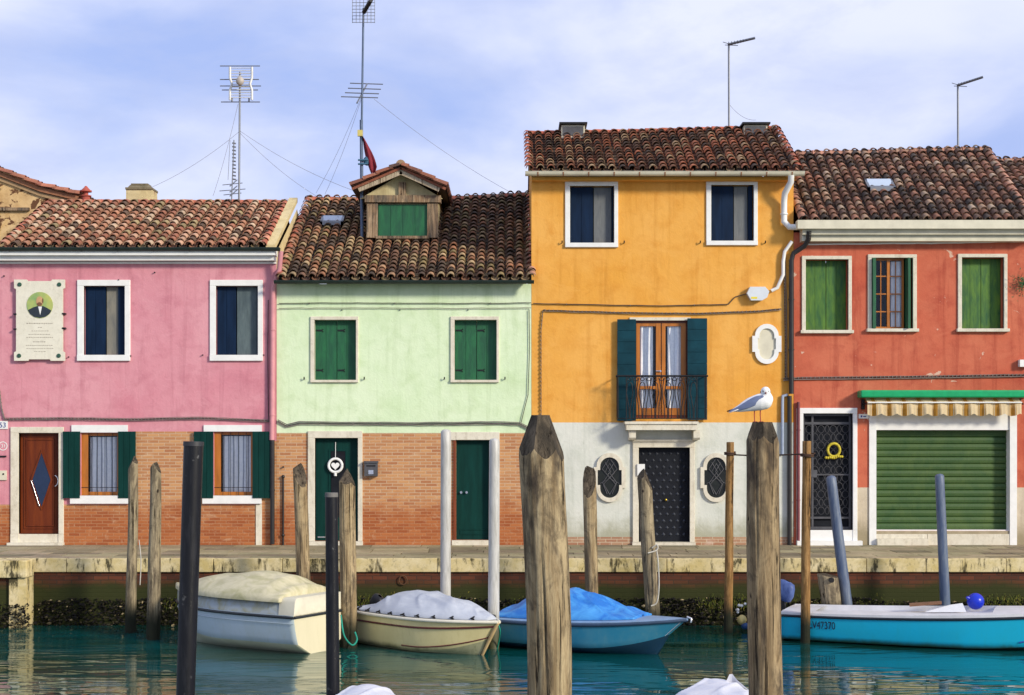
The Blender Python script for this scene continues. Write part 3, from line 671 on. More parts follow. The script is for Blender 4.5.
# memorial plaque
pq=thing('memorial_plaque',(fx(40),-.06,fz(361)),'cream marble memorial plaque with round portrait on the pink wall','plaque')
X0,X1,Z0,Z1=fx(15.5),fx(66),fz(361),fz(280); c_=.09; e=.06
poly=[(X0,Z0),(X0+.28,Z0),(X0+.30,Z0+.03),(X1-.30,Z0+.03),(X1-.28,Z0),(X1,Z0),(X1,Z0+.17),(X1-.04,Z0+.19),(X1-.04,Z1-.19),(X1,Z1-.17),(X1,Z1),(X1-.25,Z1),(X1-.27,Z1-.03),(X0+.27,Z1-.03),(X0+.25,Z1),(X0,Z1),(X0,Z1-.17),(X0+.04,Z1-.19),(X0+.04,Z0+.19),(X0,Z0+.17)]
mb=MB(); mb.prism(poly,-.09,-.045); sb=mb.build('slab',M['plaque'],pq)
for bx,bz in ((21,285),(60.5,285),(20.5,356),(60,356)):
    mb=MB(); mb.tube([(fx(bx),-.09,fz(bz)),(fx(bx),-.108,fz(bz))],[.045,.035],12); mb.build('bolt',M['copper'],pq)
mb=MB()
for bx,bz in ((16.5,314.5),(16.5,329.5),(65,314),(65,328.5)): mb.box(fx(bx)-.03,fx(bx)+.03,-.10,-.001,fz(bz)-.015,fz(bz)+.015)
mb.build('clamp',M['ironblack'],pq)
mb=MB(); rr=random.Random(2)
for ln,(zz,wd,hh) in enumerate(((324.2,26,1.7),(328,3,1.2),(331.5,16,1.0),(335,22,1.2),(338,26,1.2),(342.5,13,1.6),(346,27,1.2),(349,26,1.0),(352,11,1.0))):
    x=41-wd/2
    while x<41+wd/2:
        l=rr.uniform(.8,2.2); mb.box(fx(x),fx(x+l*.8),-.0925,-.0895,fz(zz),fz(zz)+hh/50*.55); x+=l+.35
mb.build('inscription',M['grime'],pq)
cxp,czp,rp=fx(41.3),fz(305.5),.262
disc=[(cxp+rp*math.cos(2*PI*k/32),czp+rp*math.sin(2*PI*k/32)) for k in range(32)]
mb=MB(); mb.prism(disc,-.098,-.0905)
m,t,b=newmat('portrait_ground'); n_=noi(t,coords(t),3,3); t.links.new(mix(t,ramp(t,n_,.35,.65),(.50,.50,.12),(.20,.34,.12)),b.inputs['Base Color']); b.inputs['Roughness'].default_value=.3
med=mb.build('portrait',m,pq)
def blob(cx_,cz_,rx,rz,y,n=16): return [(cx_+rx*math.cos(2*PI*k/n),cz_+rz*math.sin(2*PI*k/n)) for k in range(n)]
mb=MB()
sh=[(cxp-.235,czp-.10),(cxp-.13,czp-.045),(cxp-.05,czp-.02),(cxp+.07,czp-.02),(cxp+.15,czp-.06),(cxp+.235,czp-.11),(cxp+.19,czp-.18),(cxp+.11,czp-.235),(cxp,czp-.257),(cxp-.11,czp-.235),(cxp-.19,czp-.18)]
mb.prism(sh,-.101,-.0985,0); mb.prism([(cxp-.03,czp-.03),(cxp+.045,czp-.03),(cxp+.01,czp-.2)],-.103,-.1012,1)
mb.prism(blob(cxp,czp+.075,.072,.10,0),-.1045,-.1032,2); mb.prism(blob(cxp-.004,czp+.018,.052,.038,0),-.1065,-.1050,3); mb.prism(blob(cxp+.062,czp+.085,.014,.05,0),-.1065,-.105,3)
mb.build('portrait_figure',[simple('ink_suit',(.025,.035,.05),.5,bmp=0),M['white'],simple('ink_skin',(.55,.33,.16),.5,bmp=0),simple('ink_beard',(.18,.09,.04),.5,bmp=0)],med)

# ================================================================== PALE GREEN HOUSE
GX0,GX1=PX1+.004,fx(531.5)-.004
gh=thing('green_house',((GX0+GX1)/2,0,0),'pale mint green house with dark green shutters and a roof dormer','house')
v1=(314.5,320,356,380); v2=(454.5,320,496.5,380); gd1=(315,438,358,541); gd2=(456,440,490.5,540)
walls(gh,GX0,GX1,5.22,7.9,4.0,7.50,[H(q) for q in (v1,v2,gd1,gd2)],lambda x,z:0 if z>fz(433) else 1,[M['green'],M['brick'],M['green']],zg=[fz(433)])
def sag_g(x,t_): return t_*(-.05+.10*((x-GX0)/(GX1-GX0)))-.07*t_*math.sin(PI*(x-GX0)/(GX1-GX0))+.015*nz(x,t_*3,5,.8)
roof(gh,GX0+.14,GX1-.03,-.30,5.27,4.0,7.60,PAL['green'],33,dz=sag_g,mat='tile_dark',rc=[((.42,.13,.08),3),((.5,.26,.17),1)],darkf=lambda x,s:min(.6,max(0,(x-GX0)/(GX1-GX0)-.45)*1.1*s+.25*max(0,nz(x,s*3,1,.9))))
gutter(gh,GX0-.0,GX1+.05,-.33,5.25,.06,M['darkgutter'],6)
def closed_shutters(house,op,fr,frm,smat,sill=None,lab=None,recess=.12,hinge=True):
    wn=surround(house,'window',op,fr,frm,sill=sill); x0,x1,z0,z1=H(op); mid=(x0+x1)/2+.02
    hz=(z0+.2,z1-.2) if hinge else None
    leaf(wn,'shutter',x0+.004,mid-.003,z0+.004,z1-.004,recess,recess+.035,M[smat],2,hinges=hz)
    leaf(wn,'shutter',mid+.003,x1-.004,z0+.004,z1-.004,recess,recess+.035,M[smat],2,hinges=hz); return wn
for q in (v1,v2): closed_shutters(gh,q,(4,3.5,2.5,2.5),M['istria'],'green_sh')
mb=MB()
for bx in (304.5,364.5,444.5,505): mb=MB(); mb.tube([(fx(bx),0,fz(379)),(fx(bx),-.06,fz(379)),(fx(bx),-.06,fz(377))],.012,6); mb.build('iron_pin',M['ironblack'],gh)
for bx in (342,400,468): mb=MB(); mb.tube([(fx(bx),0,fz(310)),(fx(bx),-.03,fz(310))],.012,6); mb.build('iron_pin',M['ironblack'],gh)
dr=surround(gh,'door',gd1,(7,7,4.5,0),M['istria'],y0=-.04,y1=.20)
mb=MB(); mb.box(fx(308),fx(363),-.12,.22,.001,.078); mb.build('threshold',M['istria'],dr)
x0,x1,z0,z1=H(gd1); lf=leaf(dr,'door_leaf',x0,x1,z0,z1,.11,.15,M['dkgreen'],1)
mb=MB(); mb.ring([(fx(328),fz(520)),(fx(347),fz(520)),(fx(347),fz(449)),(fx(328),fz(449))],[(fx(330),fz(518)),(fx(345),fz(518)),(fx(345),fz(451)),(fx(330),fz(451))],.096,.111); mb.build('panel_moulding',M['dkgreen'],lf)
mb=MB(); mb.box(fx(330.5),fx(344.5),.100,.112,fz(517.5),fz(451.5)); mb.build('panel',M['navydoor'],lf)
mb=MB(); mb.box(fx(317),fx(330),.098,.109,fz(538),fz(536.8)); mb.build('kick_strip',M['chrome'],lf)
dr2=surround(gh,'door',gd2,(0,8,9,0),M['istria'],y0=-.04,y1=.2)
mb=MB(); mb.box(fx(448),fx(455.9),-.041,.06,fz(440),fz(432)); mb.build('lintel_end',M['istria'],dr2); mb=MB(); mb.box(fx(452),fx(491),-.10,.22,.001,.098); mb.build('step',M['istria'],dr2)
mb=MB(); mb.box(fx(453.5),fx(455.9),-.03,.2,.1,fz(440.1)); mb.build('left_jamb',M['frame_dark'],dr2)
x0,x1,z0,z1=H(gd2); lf=leaf(dr2,'door_leaf',x0,x1,z0,z1,.11,.15,M['dkgreen'],1)
for hx_ in (461,466.5):
    mb=MB(); mb.tube([(fx(hx_),.11,fz(492.5)),(fx(hx_),.06,fz(492.5))],[.012,.025],10); mb.build('door_knob',M['chrome'],lf)
mb=MB(); mb.ring([(x0+.08,fz(535)),(x1-.06,fz(535)),(x1-.06,fz(529.5)),(x0+.08,fz(529.5))],[(x0+.1,fz(534.3)),(x1-.08,fz(534.3)),(x1-.08,fz(530.2)),(x0+.1,fz(530.2))],.098,.111); mb.build('panel_moulding',M['dkgreen'],lf)
mb=MB(); mb.tube([(fx(283.5),-.04,fz(478)),(fx(283.5),-.04,.0)],.018,8); mb.ball((fx(283.5),-.04,fz(476.5)),.035); mb.tube([(fx(283.5),-.03,fz(467)),(fx(283.5),-.05,fz(467))],.02,8); mb.ball((fx(283.5),-.05,fz(535)),.035); mb.build('gas_pipe',M['blackpipe'],gh)
lb=thing('letterbox',(fx(371.5),-.05,fz(476)),'dark grey metal letterbox on brick beside the green door','letterbox')
mb=MB(); mb.box(fx(365),fx(378),-.13,-.001,fz(476),fz(461.5)); mb.box(fx(364.5),fx(378.5),-.15,-.0012,fz(463),fz(461)); mb.build('body',M['irongrey'],lb)
mb=MB(); mb.box(fx(367),fx(376),-.134,-.1301,fz(466.5),fz(465)); mb.build('slot',M['dark'],lb)
mb=MB(); mb.box(fx(369),fx(374),-.134,-.1301,fz(474),fz(470)); mb.build('name_plate',M['chrome'],lb)
wr=thing('door_wreath',(fx(335),.08,fz(475)),'white heart ring ornament hanging on the dark green door','ornament')
mb=MB(); n=24; mb.tube([(fx(335)+.135*math.cos(2*PI*k/n),.06,fz(465.5)+.135*math.sin(2*PI*k/n)) for k in range(n+1)],.028,8,cap=False); mb.build('ring',M['white'],wr)
mb=MB(); hp=[(fx(335)+.0052*16*math.sin(a)**3,fz(465.8)+.0052*(13*math.cos(a)-5*math.cos(2*a)-2*math.cos(3*a)-math.cos(4*a))) for a in [2*PI*k/28 for k in range(28)]]; mb.prism(hp,.045,.075); mb.build('heart',M['white'],wr)
mb=MB(); mb.tube([(fx(335),.07,fz(458)),(fx(335),.095,fz(442))],.007,6); mb.tube([(fx(335),.06,fz(473)),(fx(335),.06,fz(476))],.03,8); mb.build('ribbon',M['white'],wr)

# dormer (part of the green house)
DY=1.5
def dX(px): return W(px,0,DY).x
def dZ(py): return W(0,py,DY).z
mb=MB(); yb=3.9
mb.box(dX(376),dX(429),DY+.06,DY+.12,dZ(240),dZ(203))            # backing
mb.add([(dX(360),DY-.02,dZ(199)),(dX(443),DY-.02,dZ(199)),(dX(402),DY-.02,dZ(174))],[(0,1,2)])
mb.quad((dX(368),DY+.05,dZ(242)),(dX(368),yb,dZ(205)),(dX(368),yb,dZ(190)),(dX(368),DY+.05,dZ(190))); mb.quad((dX(437),DY+.05,dZ(242)),(dX(437),yb,dZ(205)),(dX(437),yb,dZ(190)),(dX(437),DY+.05,dZ(190)))
dm=mb.build('dormer',plaster('dormer_plaster',(.50,.42,.22),(.60,.52,.30),(.28,.2,.1)),gh)
mb=MB(); mb.box(dX(367),dX(378),DY-.06,DY+.14,dZ(238),dZ(203.5),j=.006); mb.box(dX(427.5),dX(438),DY-.06,DY+.14,dZ(238),dZ(203.5),j=.006); mb.box(dX(365),dX(441),DY-.10,DY+.12,dZ(203.2),dZ(196),j=.008); mb.box(dX(376),dX(429),DY-.07,DY+.05,dZ(239),dZ(236.2),j=.003)
mb.box(dX(399),dX(406),DY-.09,DY+.04,dZ(195.8),dZ(183),j=.004)
mb.build('timber_frame',M['oldwood'],dm)
leaf(dm,'shutter',dX(378.2),dX(427.3),dZ(236),dZ(204.5),DY-.01,DY+.03,M['green_sh'],4)
mb=MB()
pk=(dX(402),dZ(172.5)); 
for ex,ez in ((356,192.5),(444,192.5)):
    ex_,ez_=dX(ex),dZ(ez); 
    d_=Vector((ex_-pk[0],0,ez_-pk[1])).normalized(); nn=Vector((-d_.z,0,d_.x)); nn= nn if nn.z>0 else -nn
    k0=Vector((pk[0],0,pk[1])); k1=Vector((ex_,0,ez_))-d_*.08
    mb.prism([(q.x,q.z) for q in (k0+nn*.06,k1+nn*.05,k1-nn*.07,k0-nn*.09)],DY-.30,DY-.24)
mb.build('barge_board',M['barge'],dm)
rnd=random.Random(9); mb=MB(); pal=[((.27,.10,.06),4),((.20,.08,.055),3),((.12,.065,.05),2)]
zr_=dZ(169.5); xr_=dX(402)
for ex,ez in ((353,190.5),(447,190.5)):
    xe,ze_=dX(ex),dZ(ez); n_t=12
    # slope planes running back, tile columns lie across the slope
    Ls=math.hypot(xe-xr_,ze_-zr_); ud=Vector(((xr_-xe)/Ls,0,(zr_-ze_)/Ls)); nn=Vector((-ud.z,0,ud.x)); nn= nn if nn.z>0 else -nn
    y=DY-.36; first=True
    while y<4.0:
        s=0
        while s<Ls-.02:
            col=pick(pal,rnd); s1=min(s+.36,Ls)
            def row(ss,r,h):
                b0=Vector((xe,y,ze_))+ud*ss+nn*h; return [b0+Vector((0,math.cos(a)*r,0))+nn*(math.sin(a)*r) for a in [PI*k/6 for k in range(7)]]
            mb.loft([row(s,.085,.04),row(s1,.07,.02)],0,col); mb.loft([row(s,.085,.04),row(s,.066,.04)],0,col,False); s+=.3
        y+=.19
    a0=Vector((xe,DY-.33,ze_)); a1=Vector((xr_,DY-.33,zr_)); off=Vector((0,4.35-DY,0))
    mb.add([a0,a1,a1+off,a0+off],[(0,1,2,3)],0,(.08,.05,.04)); mb.add([a0-nn*.05,a1-nn*.05,a1+off-nn*.05,a0+off-nn*.05],[(0,1,2,3)],0,(.08,.05,.04)); mb.add([a0,a1,a1-nn*.05,a0-nn*.05],[(0,1,2,3)],0,(.26,.09,.055))
y=DY-.38
while y<3.9:
    col=pick(pal,rnd) if y>DY else (.34,.22,.13)
    def row(yy,r,h): return [Vector((xr_+math.cos(a)*r,yy,zr_+.03+h+math.sin(a)*r)) for a in [PI*k/6 for k in range(7)]]
    mb.loft([row(y,.10,.01),row(y+.4,.085,0)],0,col); mb.add(row(y,.10,.01),[tuple(range(7))],0,col); y+=.36
mb.build('dormer_roof',M['tile'],dm)
def roof_light(house,name,px0,px1,py0,py1,yc,zf,mat,label=None):
    # raised frame lying on the slope; zf(y)->z of slope
    x0=W(px0,0,yc).x; x1=W(px1,0,yc).x; h=.34; mb=MB()
    z0=zf(yc)+.145; z1=zf(yc+h)+.145
    for (a,b_,c,d) in ((x0,x1,yc,yc+.06),(x0,x1,yc+h-.06,yc+h),(x0,x0+.05,yc,yc+h),(x1-.05,x1,yc,yc+h)):
        def zz(y): return z0+(z1-z0)*(y-yc)/h
        vs=[(a,c,zz(c)-.07),(b_,c,zz(c)-.07),(b_,d,zz(d)-.07),(a,d,zz(d)-.07),(a,c,zz(c)+.01),(b_,c,zz(c)+.01),(b_,d,zz(d)+.01),(a,d,zz(d)+.01)]
        mb.add(vs,[(0,1,2,3),(7,6,5,4),(0,4,5,1),(1,5,6,2),(2,6,7,3),(3,7,4,0)])
    o=mb.build(name,M['alum'],house,label)
    mb=MB(); mb.quad((x0+.04,yc+.05,z0),(x1-.04,yc+.05,z0),(x1-.04,yc+h-.05,z1),(x0+.04,yc+h-.05,z1)); mb.build('pane',simple('skylight_glass',(.42,.50,.62),.12,var=.03,bmp=0,spec=1),o); return o
sg=(7.60-5.34)/4.3
roof_light(gh,'skylight',320,343,210,216,2.35,lambda y:5.34+sg*(y+.3)-.07,None)

# ================================================================== ORANGE HOUSE
OX0,OX1=fx(531.5),fx(793.5)
oh=thing('orange_house',((OX0+OX1)/2,0,0),'tall bright orange house with white ground floor and small iron balcony','house')
o1=(570,186,614,243); o2=(711,185,753.5,241); bd=(634,320.5,688.5,418); od=(638.5,447.5,689.5,542); ov1=(598,457,621.5,497.5); ov2=(704.5,457,727.5,497.5)
ZW=fz(422.5); ZB=fz(537)
walls(oh,OX0,OX1,7.37,5.0,2.3,8.62,[H(q) for q in (o1,o2,bd,od)],lambda x,z:0 if z>ZW else (1 if z>ZB else 2),[M['orange'],M['white_p'],M['brick_low'],M['orange']],zg=[ZW,ZB])
def sag_o(x,t_): return t_*(-.06+.12*(x-OX0)/(OX1-OX0))+.012*nz(x,t_*3,2,.8)
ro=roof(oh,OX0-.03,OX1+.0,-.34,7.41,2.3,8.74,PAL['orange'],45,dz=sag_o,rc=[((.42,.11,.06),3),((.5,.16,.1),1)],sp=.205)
gutter(oh,OX0-.13,OX1+.14,-.38,7.39,.08,M['cream'],11,simple('gutter_strap',(.35,.16,.08),.5))
mb=MB(); mb.box(OX0,OX1,-.20,-.001,7.26,7.33); mb.build('eaves_moulding',M['orange'],oh)
shutters_ajar(oh,o1,(5,4.5,4,4.5),M['white'],f0=.53,f1=.95); shutters_ajar(oh,o2,(5,4.5,4,4.5),M['white'],f0=.54,f1=.88)
mb=MB()
for bx,bz in ((562,243),(624,243),(700,243),(765,243)): mb=MB(); mb.tube([(fx(bx),0,fz(bz)),(fx(bx),-.06,fz(bz)),(fx(bx),-.06,fz(bz-2))],.012,6); mb.build('iron_pin',M['ironblack'],oh)
# balcony door
x0,x1,z0,z1=H(bd)
mb=MB(); mb.box(fx(629.5),fx(690.5),-.03,.05,fz(320.5),fz(317.5)); mb.box(x0-.02,x0,-.012,.2,z0,z1); mb.box(x1,x1+.02,-.012,.2,z0,z1); bw=mb.build('balcony_door',M['istria'],oh)
mid=fx(661.5); cs=casement(bw,x0,x1,z0,z1,.07,M['frame_dark'],.05,mull=None)
mb=MB()
for a,b_ in ((x0+.05,mid-.01),(mid+.01,x1-.05)):
    mb.box(a,a+.075,.05,.09,z0+.06,z1-.05); mb.box(b_-.095,b_,.045,.09,z0+.06,z1-.05); mb.box(a+.075,b_-.095,.052,.088,z0+.06,z0+.2); mb.box(a+.075,b_-.095,.052,.088,fz(389),fz(386)); mb.box(a+.075,b_-.095,.052,.088,z1-.11,z1-.05)
mb.build('door_leaves',M['frame_wood'],cs)
mb=MB(); mb.tube([(mid-.02,.02,fz(371)),(mid-.11,.02,fz(371))],.012,8); mb.tube([(mid-.02,.05,fz(371)),(mid-.02,.015,fz(371))],.02,8); mb.build('handle',M['chrome'],cs)
curtain(bw,x0+.06,mid-.16,z0+.1,z1-.08,.105,.012,.15,mat='curtain_white'); curtain(bw,mid+.13,x1-.06,z0+.1,z1-.08,.105,.012,.16,mat='curtain_white'); room(bw,x0,x1,z0,z1)
leaf(bw,'shutter',fx(617),fx(635.5),fz(421),fz(319.5),-.10,-.055,M['tealshut'],9,True); leaf(bw,'shutter',fx(687),fx(706.5),fz(420),fz(318.5),-.10,-.055,M['tealshut'],9,True)
bal=MB(); Y1=-.42; s_=(D+Y1)/F; bx0,bx1=W(626.5,0,Y1).x,W(697,0,Y1).x; bz1=W(0,421.5,Y1).z; bz0=W(0,430,Y1).z
bal.box(bx0,bx1,Y1,-.001,bz0,bz1-.05); bal.box(bx0-.03,bx1+.03,Y1-.03,-.0012,bz1-.05,bz1)
by=bal.build('balcony',M['istria'],oh)
for a,b_ in ((628,634.5),(691.5,698)):
    mb=MB(); xa,xb=fx(a),fx(b_); 
    pr=[(-.001,bz0-.002),(-.34,bz0-.002),(-.34,bz0-.15),(-.30,bz0-.19),(-.001,bz0-.20)]
    vs=[(xa,y,z) for y,z in pr]+[(xb,y,z) for y,z in pr]; n=len(pr)
    mb.add(vs,[tuple(range(n)),tuple(range(2*n-1,n-1,-1))]+[(i,(i+1)%n,(i+1)%n+n,i+n) for i in range(n)]); mb.build('corbel',M['istria'],by)
mb=MB(); yr_=-.40; ra,rb=W(618,0,yr_).x,W(706,0,yr_).x; zt_=W(0,376,yr_).z; zb_=bz1+.06; zm=zt_-.38
mb.tube([(ra-.04,yr_,zt_),(rb+.04,yr_,zt_)],.019,8); mb.tube([(ra,0,zt_),(ra,yr_,zt_)],.013,8); mb.tube([(rb,0,zt_),(rb,yr_,zt_)],.013,8)
mb.tube([(bx0-.02,yr_,zb_),(bx1+.02,yr_,zb_)],.010,6)
nb=11
for k in (0,nb): xx=bx0+(bx1-bx0)*k/nb; mb.tube([(xx,yr_,bz1),(xx,yr_,zt_)],.011,6)
for k in range(nb):
    xa=bx0+(bx1-bx0)*(k)/nb; xb=bx0+(bx1-bx0)*(k+1)/nb; xm=(xa+xb)/2
    # lyre bars: narrow at the foot, widening, with curled heads
    for sgn in (-1,1):
        if k%2==0: pts=[(xm+sgn*.008,yr_,zb_),(xm+sgn*.012,yr_,zb_+.2),(xm+sgn*.05,yr_,zb_+.42),(xm+sgn*.065,yr_,zb_+.5),(xm+sgn*.045,yr_,zt_-.16),(xm+sgn*.01,yr_,zt_-.12)]
        else: pts=[(xm+sgn*.06,yr_,zb_),(xm+sgn*.05,yr_,zb_+.25),(xm+sgn*.015,yr_,zb_+.45),(xm+sgn*.01,yr_,zb_+.55),(xm+sgn*.04,yr_,zt_-.1),(xm+sgn*.06,yr_,zt_-.03)]
        mb.tube(pts,.0095,5)
    n=12; mb.tube([(xm+.035*math.cos(2*PI*q/n),yr_,zt_-.06+.035*math.sin(2*PI*q/n)) for q in range(n+1)],.008,5,cap=False)
for xx in (ra,rb):
    for k in range(3): mb.tube([(xx,yr_*(k+.5)/3,zt_),(xx if k<0 else xx,yr_*(k+.5)/3,zb_+.02)],.006,5)
    mb.tube([(xx,-.001,zb_),(xx,yr_,zb_)],.009,5); mb.tube([(xx,yr_,zb_),(xx,yr_,zt_)],.009,5)
mb.tube([(ra,yr_,zb_),(bx0,yr_,zb_)],.009,5); mb.tube([(rb,yr_,zb_),(bx1,yr_,zb_)],.009,5)
mb.build('railing',M['ironblack'],by)
# entrance door
dr=surround(oh,'door',od,(6,7,5,0),M['istria'],y0=-.05,y1=.2); x0,x1,z0,z1=H(od)
mb=MB(); mb.box(fx(632),fx(695),-.085,-.0505,fz(441.5),fz(439.5)); mb.build('cornice',M['istria'],dr)
mb=MB(); mb.box(fx(632),fx(695),-.12,.22,.001,.058); mb.build('threshold',M['istria'],dr)
mb=MB(); mb.box(x0,x1,.12,.16,z0,z1)
for i in range(7):
    for j in range(13):
        cx_=x0+.09+i*.14+(.07 if j%2 else 0); cz_=z0+.14+j*.135
        if cx_>x1-.05: continue
        mb.add([(cx_-.04,.119,cz_),(cx_,.119,cz_-.045),(cx_+.04,.119,cz_),(cx_,.119,cz_+.045),(cx_,.096,cz_)],[(0,1,4),(1,2,4),(2,3,4),(3,0,4)],1)
lf=mb.build('door_leaf',[M['navydoor'],M['stud']],dr)
mb=MB(); mb.ball((fx(666.5),.09,fz(500)),.025); mb.build('door_knob',M['brass'],lf)
mb=MB(); mb.box(fx(637),fx(644.5),-.085,-.051,fz(475.5),fz(464)); mb.build('white_notice',M['white'],dr)
def quatre(cx_,cz_,a,b_,ear,eh):      # stadium with square ears on both sides, (x,z) loop
    pts=[]
    for k in range(13):
        t_=PI*k/12; pts.append((cx_+a*math.cos(t_),cz_+(b_-a)+a*math.sin(t_)))
    pts+=[(cx_-a,cz_+eh),(cx_-a-ear,cz_+eh),(cx_-a-ear,cz_-eh),(cx_-a,cz_-eh)]
    for k in range(13):
        t_=PI+PI*k/12; pts.append((cx_+a*math.cos(t_),cz_-(b_-a)+a*math.sin(t_)))
    pts+=[(cx_+a,cz_-eh),(cx_+a+ear,cz_-eh),(cx_+a+ear,cz_+eh),(cx_+a,cz_+eh)]
    return pts
for cpx,cpy,nm in ((609.5,477.5,'oval_window'),(716,477.5,'oval_window')):
    c_x,c_z=fx(cpx),fz(cpy); mb=MB(); mb.ring(quatre(c_x,c_z,.26,.49,.055,.21),quatre(c_x,c_z,.19,.405,.05,.15),-.055,-.001)
    ow=mb.build(nm,M['istria'],oh)
    mb=MB(); mb.prism(quatre(c_x,c_z,.195,.41,.05,.15),-.012,-.002); mb.build('dark_glass',M['oval_glass'],ow)
    mb=MB()
    for sgn in (-1,1):
        for off in (0,):
            mb.tube([(c_x+sgn*.02,-.03,c_z+.36),(c_x+sgn*.15,-.03,c_z+.17),(c_x-sgn*.12,-.03,c_z-.13),(c_x,-.03,c_z-.34)],.009,5)
            mb.tube([(c_x+sgn*.09,-.028,c_z+.3),(c_x-sgn*.02,-.028,c_z+.12),(c_x+sgn*.14,-.028,c_z-.1),(c_x+sgn*.05,-.028,c_z-.33)],.009,5)
            mb.tube([(c_x+sgn*.19,-.026,c_z-.12),(c_x,-.026,c_z-.02),(c_x-sgn*.10,-.026,c_z+.1),(c_x-sgn*.0,-.026,c_z+.28)],.007,5)
    mb.build('grille',M['irongrey'],ow)
c_x,c_z=fx(766.5),fz(344); mb=MB(); mb.ring(quatre(c_x,c_z,.235,.40,.055,.16),quatre(c_x,c_z,.15,.31,.03,.11),-.05,-.001); ni=mb.build('niche',M['white'],oh)
mb=MB(); mb.prism(quatre(c_x,c_z,.155,.315,.03,.11),-.014,-.002); mb.build('niche_back',M['cream'],ni)
# pipes on the orange house
pipe(oh,[(fx(787.5),-.40,7.33),(fx(787.5),-.36,7.2),(fx(783),-.2,7.0),(fx(783),-.12,6.85),(fx(783),-.12,6.45),(fx(788),-.14,6.34),(fx(797),-.2,6.33)],.062,M['white'],clips=[(fx(783),-.12,6.6)])
pipe(oh,[(fx(791),-.1,fz(242)),(fx(784),-.08,fz(252)),(fx(782.5),-.07,fz(262)),(fx(782.5),-.07,fz(275)),(fx(777),-.05,fz(288)),(fx(771),-.04,fz(291))],.035,M['white'],'vent_pipe')
mb=MB()
for k in range(9):
    z_=fz(250)-k*(fz(250)-fz(410))/8
    pass
pipe(oh,[(fx(789),-.06,fz(396)),(fx(789),-.06,.0)],.045,M['blackpipe'],'lower_downpipe')
pipe(oh,[(fx(787),-.05,fz(395)),(fx(782.5),-.05,fz(396)),(fx(782,),-.05,fz(402)),(fx(782),-.05,fz(455))],.03,simple('pale_blue_pipe',(.35,.42,.55),.5),'water_pipe')
mt=thing('meter_box',(fx(757),-.08,fz(301)),'white hexagonal junction box on the upper orange wall','junction box')
mb=MB(); mb.prism([(fx(746),fz(294)),(fx(749),fz(287.5)),(fx(764),fz(287.5)),(fx(768),fz(292)),(fx(766),fz(298)),(fx(761),fz(301)),(fx(750),fz(301))],-.15,-.005); mb.build('body',simple('box_grey',(.62,.66,.70),.5,var=.05),mt)
mb=MB(); mb.box(fx(750),fx(756),-.153,-.1502,fz(299.5),fz(297.5)); mb.build('yellow_sticker',simple('sticker',(.75,.62,.05),.5,var=.05),mt)
# ridge hatches
so_=(8.74-7.41)/2.64
for a,b_,y_ in ((560,586,2.0),(742,768,2.0)):
    mb=MB(); x0=W(a,0,y_).x; x1=W(b_,0,y_).x; zc=7.38+so_*(y_+.34)
    mb.box(x0+.03,x1-.03,y_-.1,y_+.55,zc-.2,zc+.24); h_=mb.build('roof_hatch',M['cream'],oh)
    mb=MB(); mb.box(x0-.02,x1+.02,y_-.2,y_+.6,zc+.25,zc+.285); mb.build('hatch_lid',M['ironblack'],h_)
    mb=MB(); mb.box(x0+.06,x1-.06,y_-.12,y_-.101,zc+.02,zc+.2); mb.build('vent_grille',M['irongrey'],h_)

# ================================================================== RED HOUSE
RX0,RX1=OX1+.004,10.27
rh=thing('red_house',((RX0+RX1)/2,0,0),'brick red plastered house with awning and green roller shutter at the right','house')
r1=(805.5,259.5,848,330.5); r2=(871.5,258,912.5,329); r3=(961.5,257.5,1003.5,329); rd=(803,413.5,852.5,530); rs=(876,430,1009.5,530.5)
walls(rh,RX0,RX1,6.25,5.2,2.5,8.2,[H(q) for q in (r1,r2,r3,rd,(872,400,1013,531))],lambda x,z:(1 if (z<fz(487.5) and x>fx(857)) else 0),[M['red'],M['dado'],M['red']],zg=[fz(487.5)],xg=[fx(857)])
def sag_r(x,t_): return t_*(-.06+.10*(x-RX0)/(RX1-RX0))+.02*nz(x,t_*3,7,.8)
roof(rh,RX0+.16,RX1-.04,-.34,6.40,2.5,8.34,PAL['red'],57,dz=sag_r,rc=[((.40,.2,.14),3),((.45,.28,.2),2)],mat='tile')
mb=MB(); mb.box(RX0+.0,RX1,-.42,-.20,fz(232.5)+.02,fz(223)+.0); mb.build('box_gutter',M['cream'],rh)
mb=MB(); mb.box(RX0+.12,RX1,-.30,-.001,fz(236.5),fz(233)+.2); mb.box(RX0+.12,RX1,-.22,-.0012,fz(242.5),fz(236.5)-.001); mb.build('cornice',M['cream'],rh)
closed_shutters(rh,r1,(4,3.5,3.5,0),M['istria'],'green_old',sill=.03,hinge=False,recess=.17); closed_shutters(rh,r3,(4,3.5,3.5,0),M['istria'],'green_old',sill=.03,hinge=False,recess=.17)
wn=surround(rh,'window',r2,(4,3.5,4,0),M['istria'],sill=.03); x0,x1,z0,z1=H(r2)
casement(wn,x0+.05,x1-.15,z0,z1,.09,M['frame_wood'],.04,mull=fx(889.5),bars=4)
leaf(wn,'shutter',x0+.003,x0+.07,z0+.01,z1-.01,-.10,.12,M['green_sh'],1); leaf(wn,'shutter',x1-.13,x1-.09,z0+.01,z1-.01,-.16,.12,M['green_sh'],1); leaf(wn,'shutter',x1-.08,x1-.05,z0+.01,z1-.01,-.06,.12,M['green_sh'],1)
curtain(wn,fx(892.5),x1-.14,z0+.05,z1-.05,.155,.010,.12); room(wn,x0,x1,z0,z1)
dr=surround(rh,'door',rd,(6.5,5.5,4.5,0),M['white'],y0=-.04,y1=.2); x0,x1,z0,z1=H(rd)
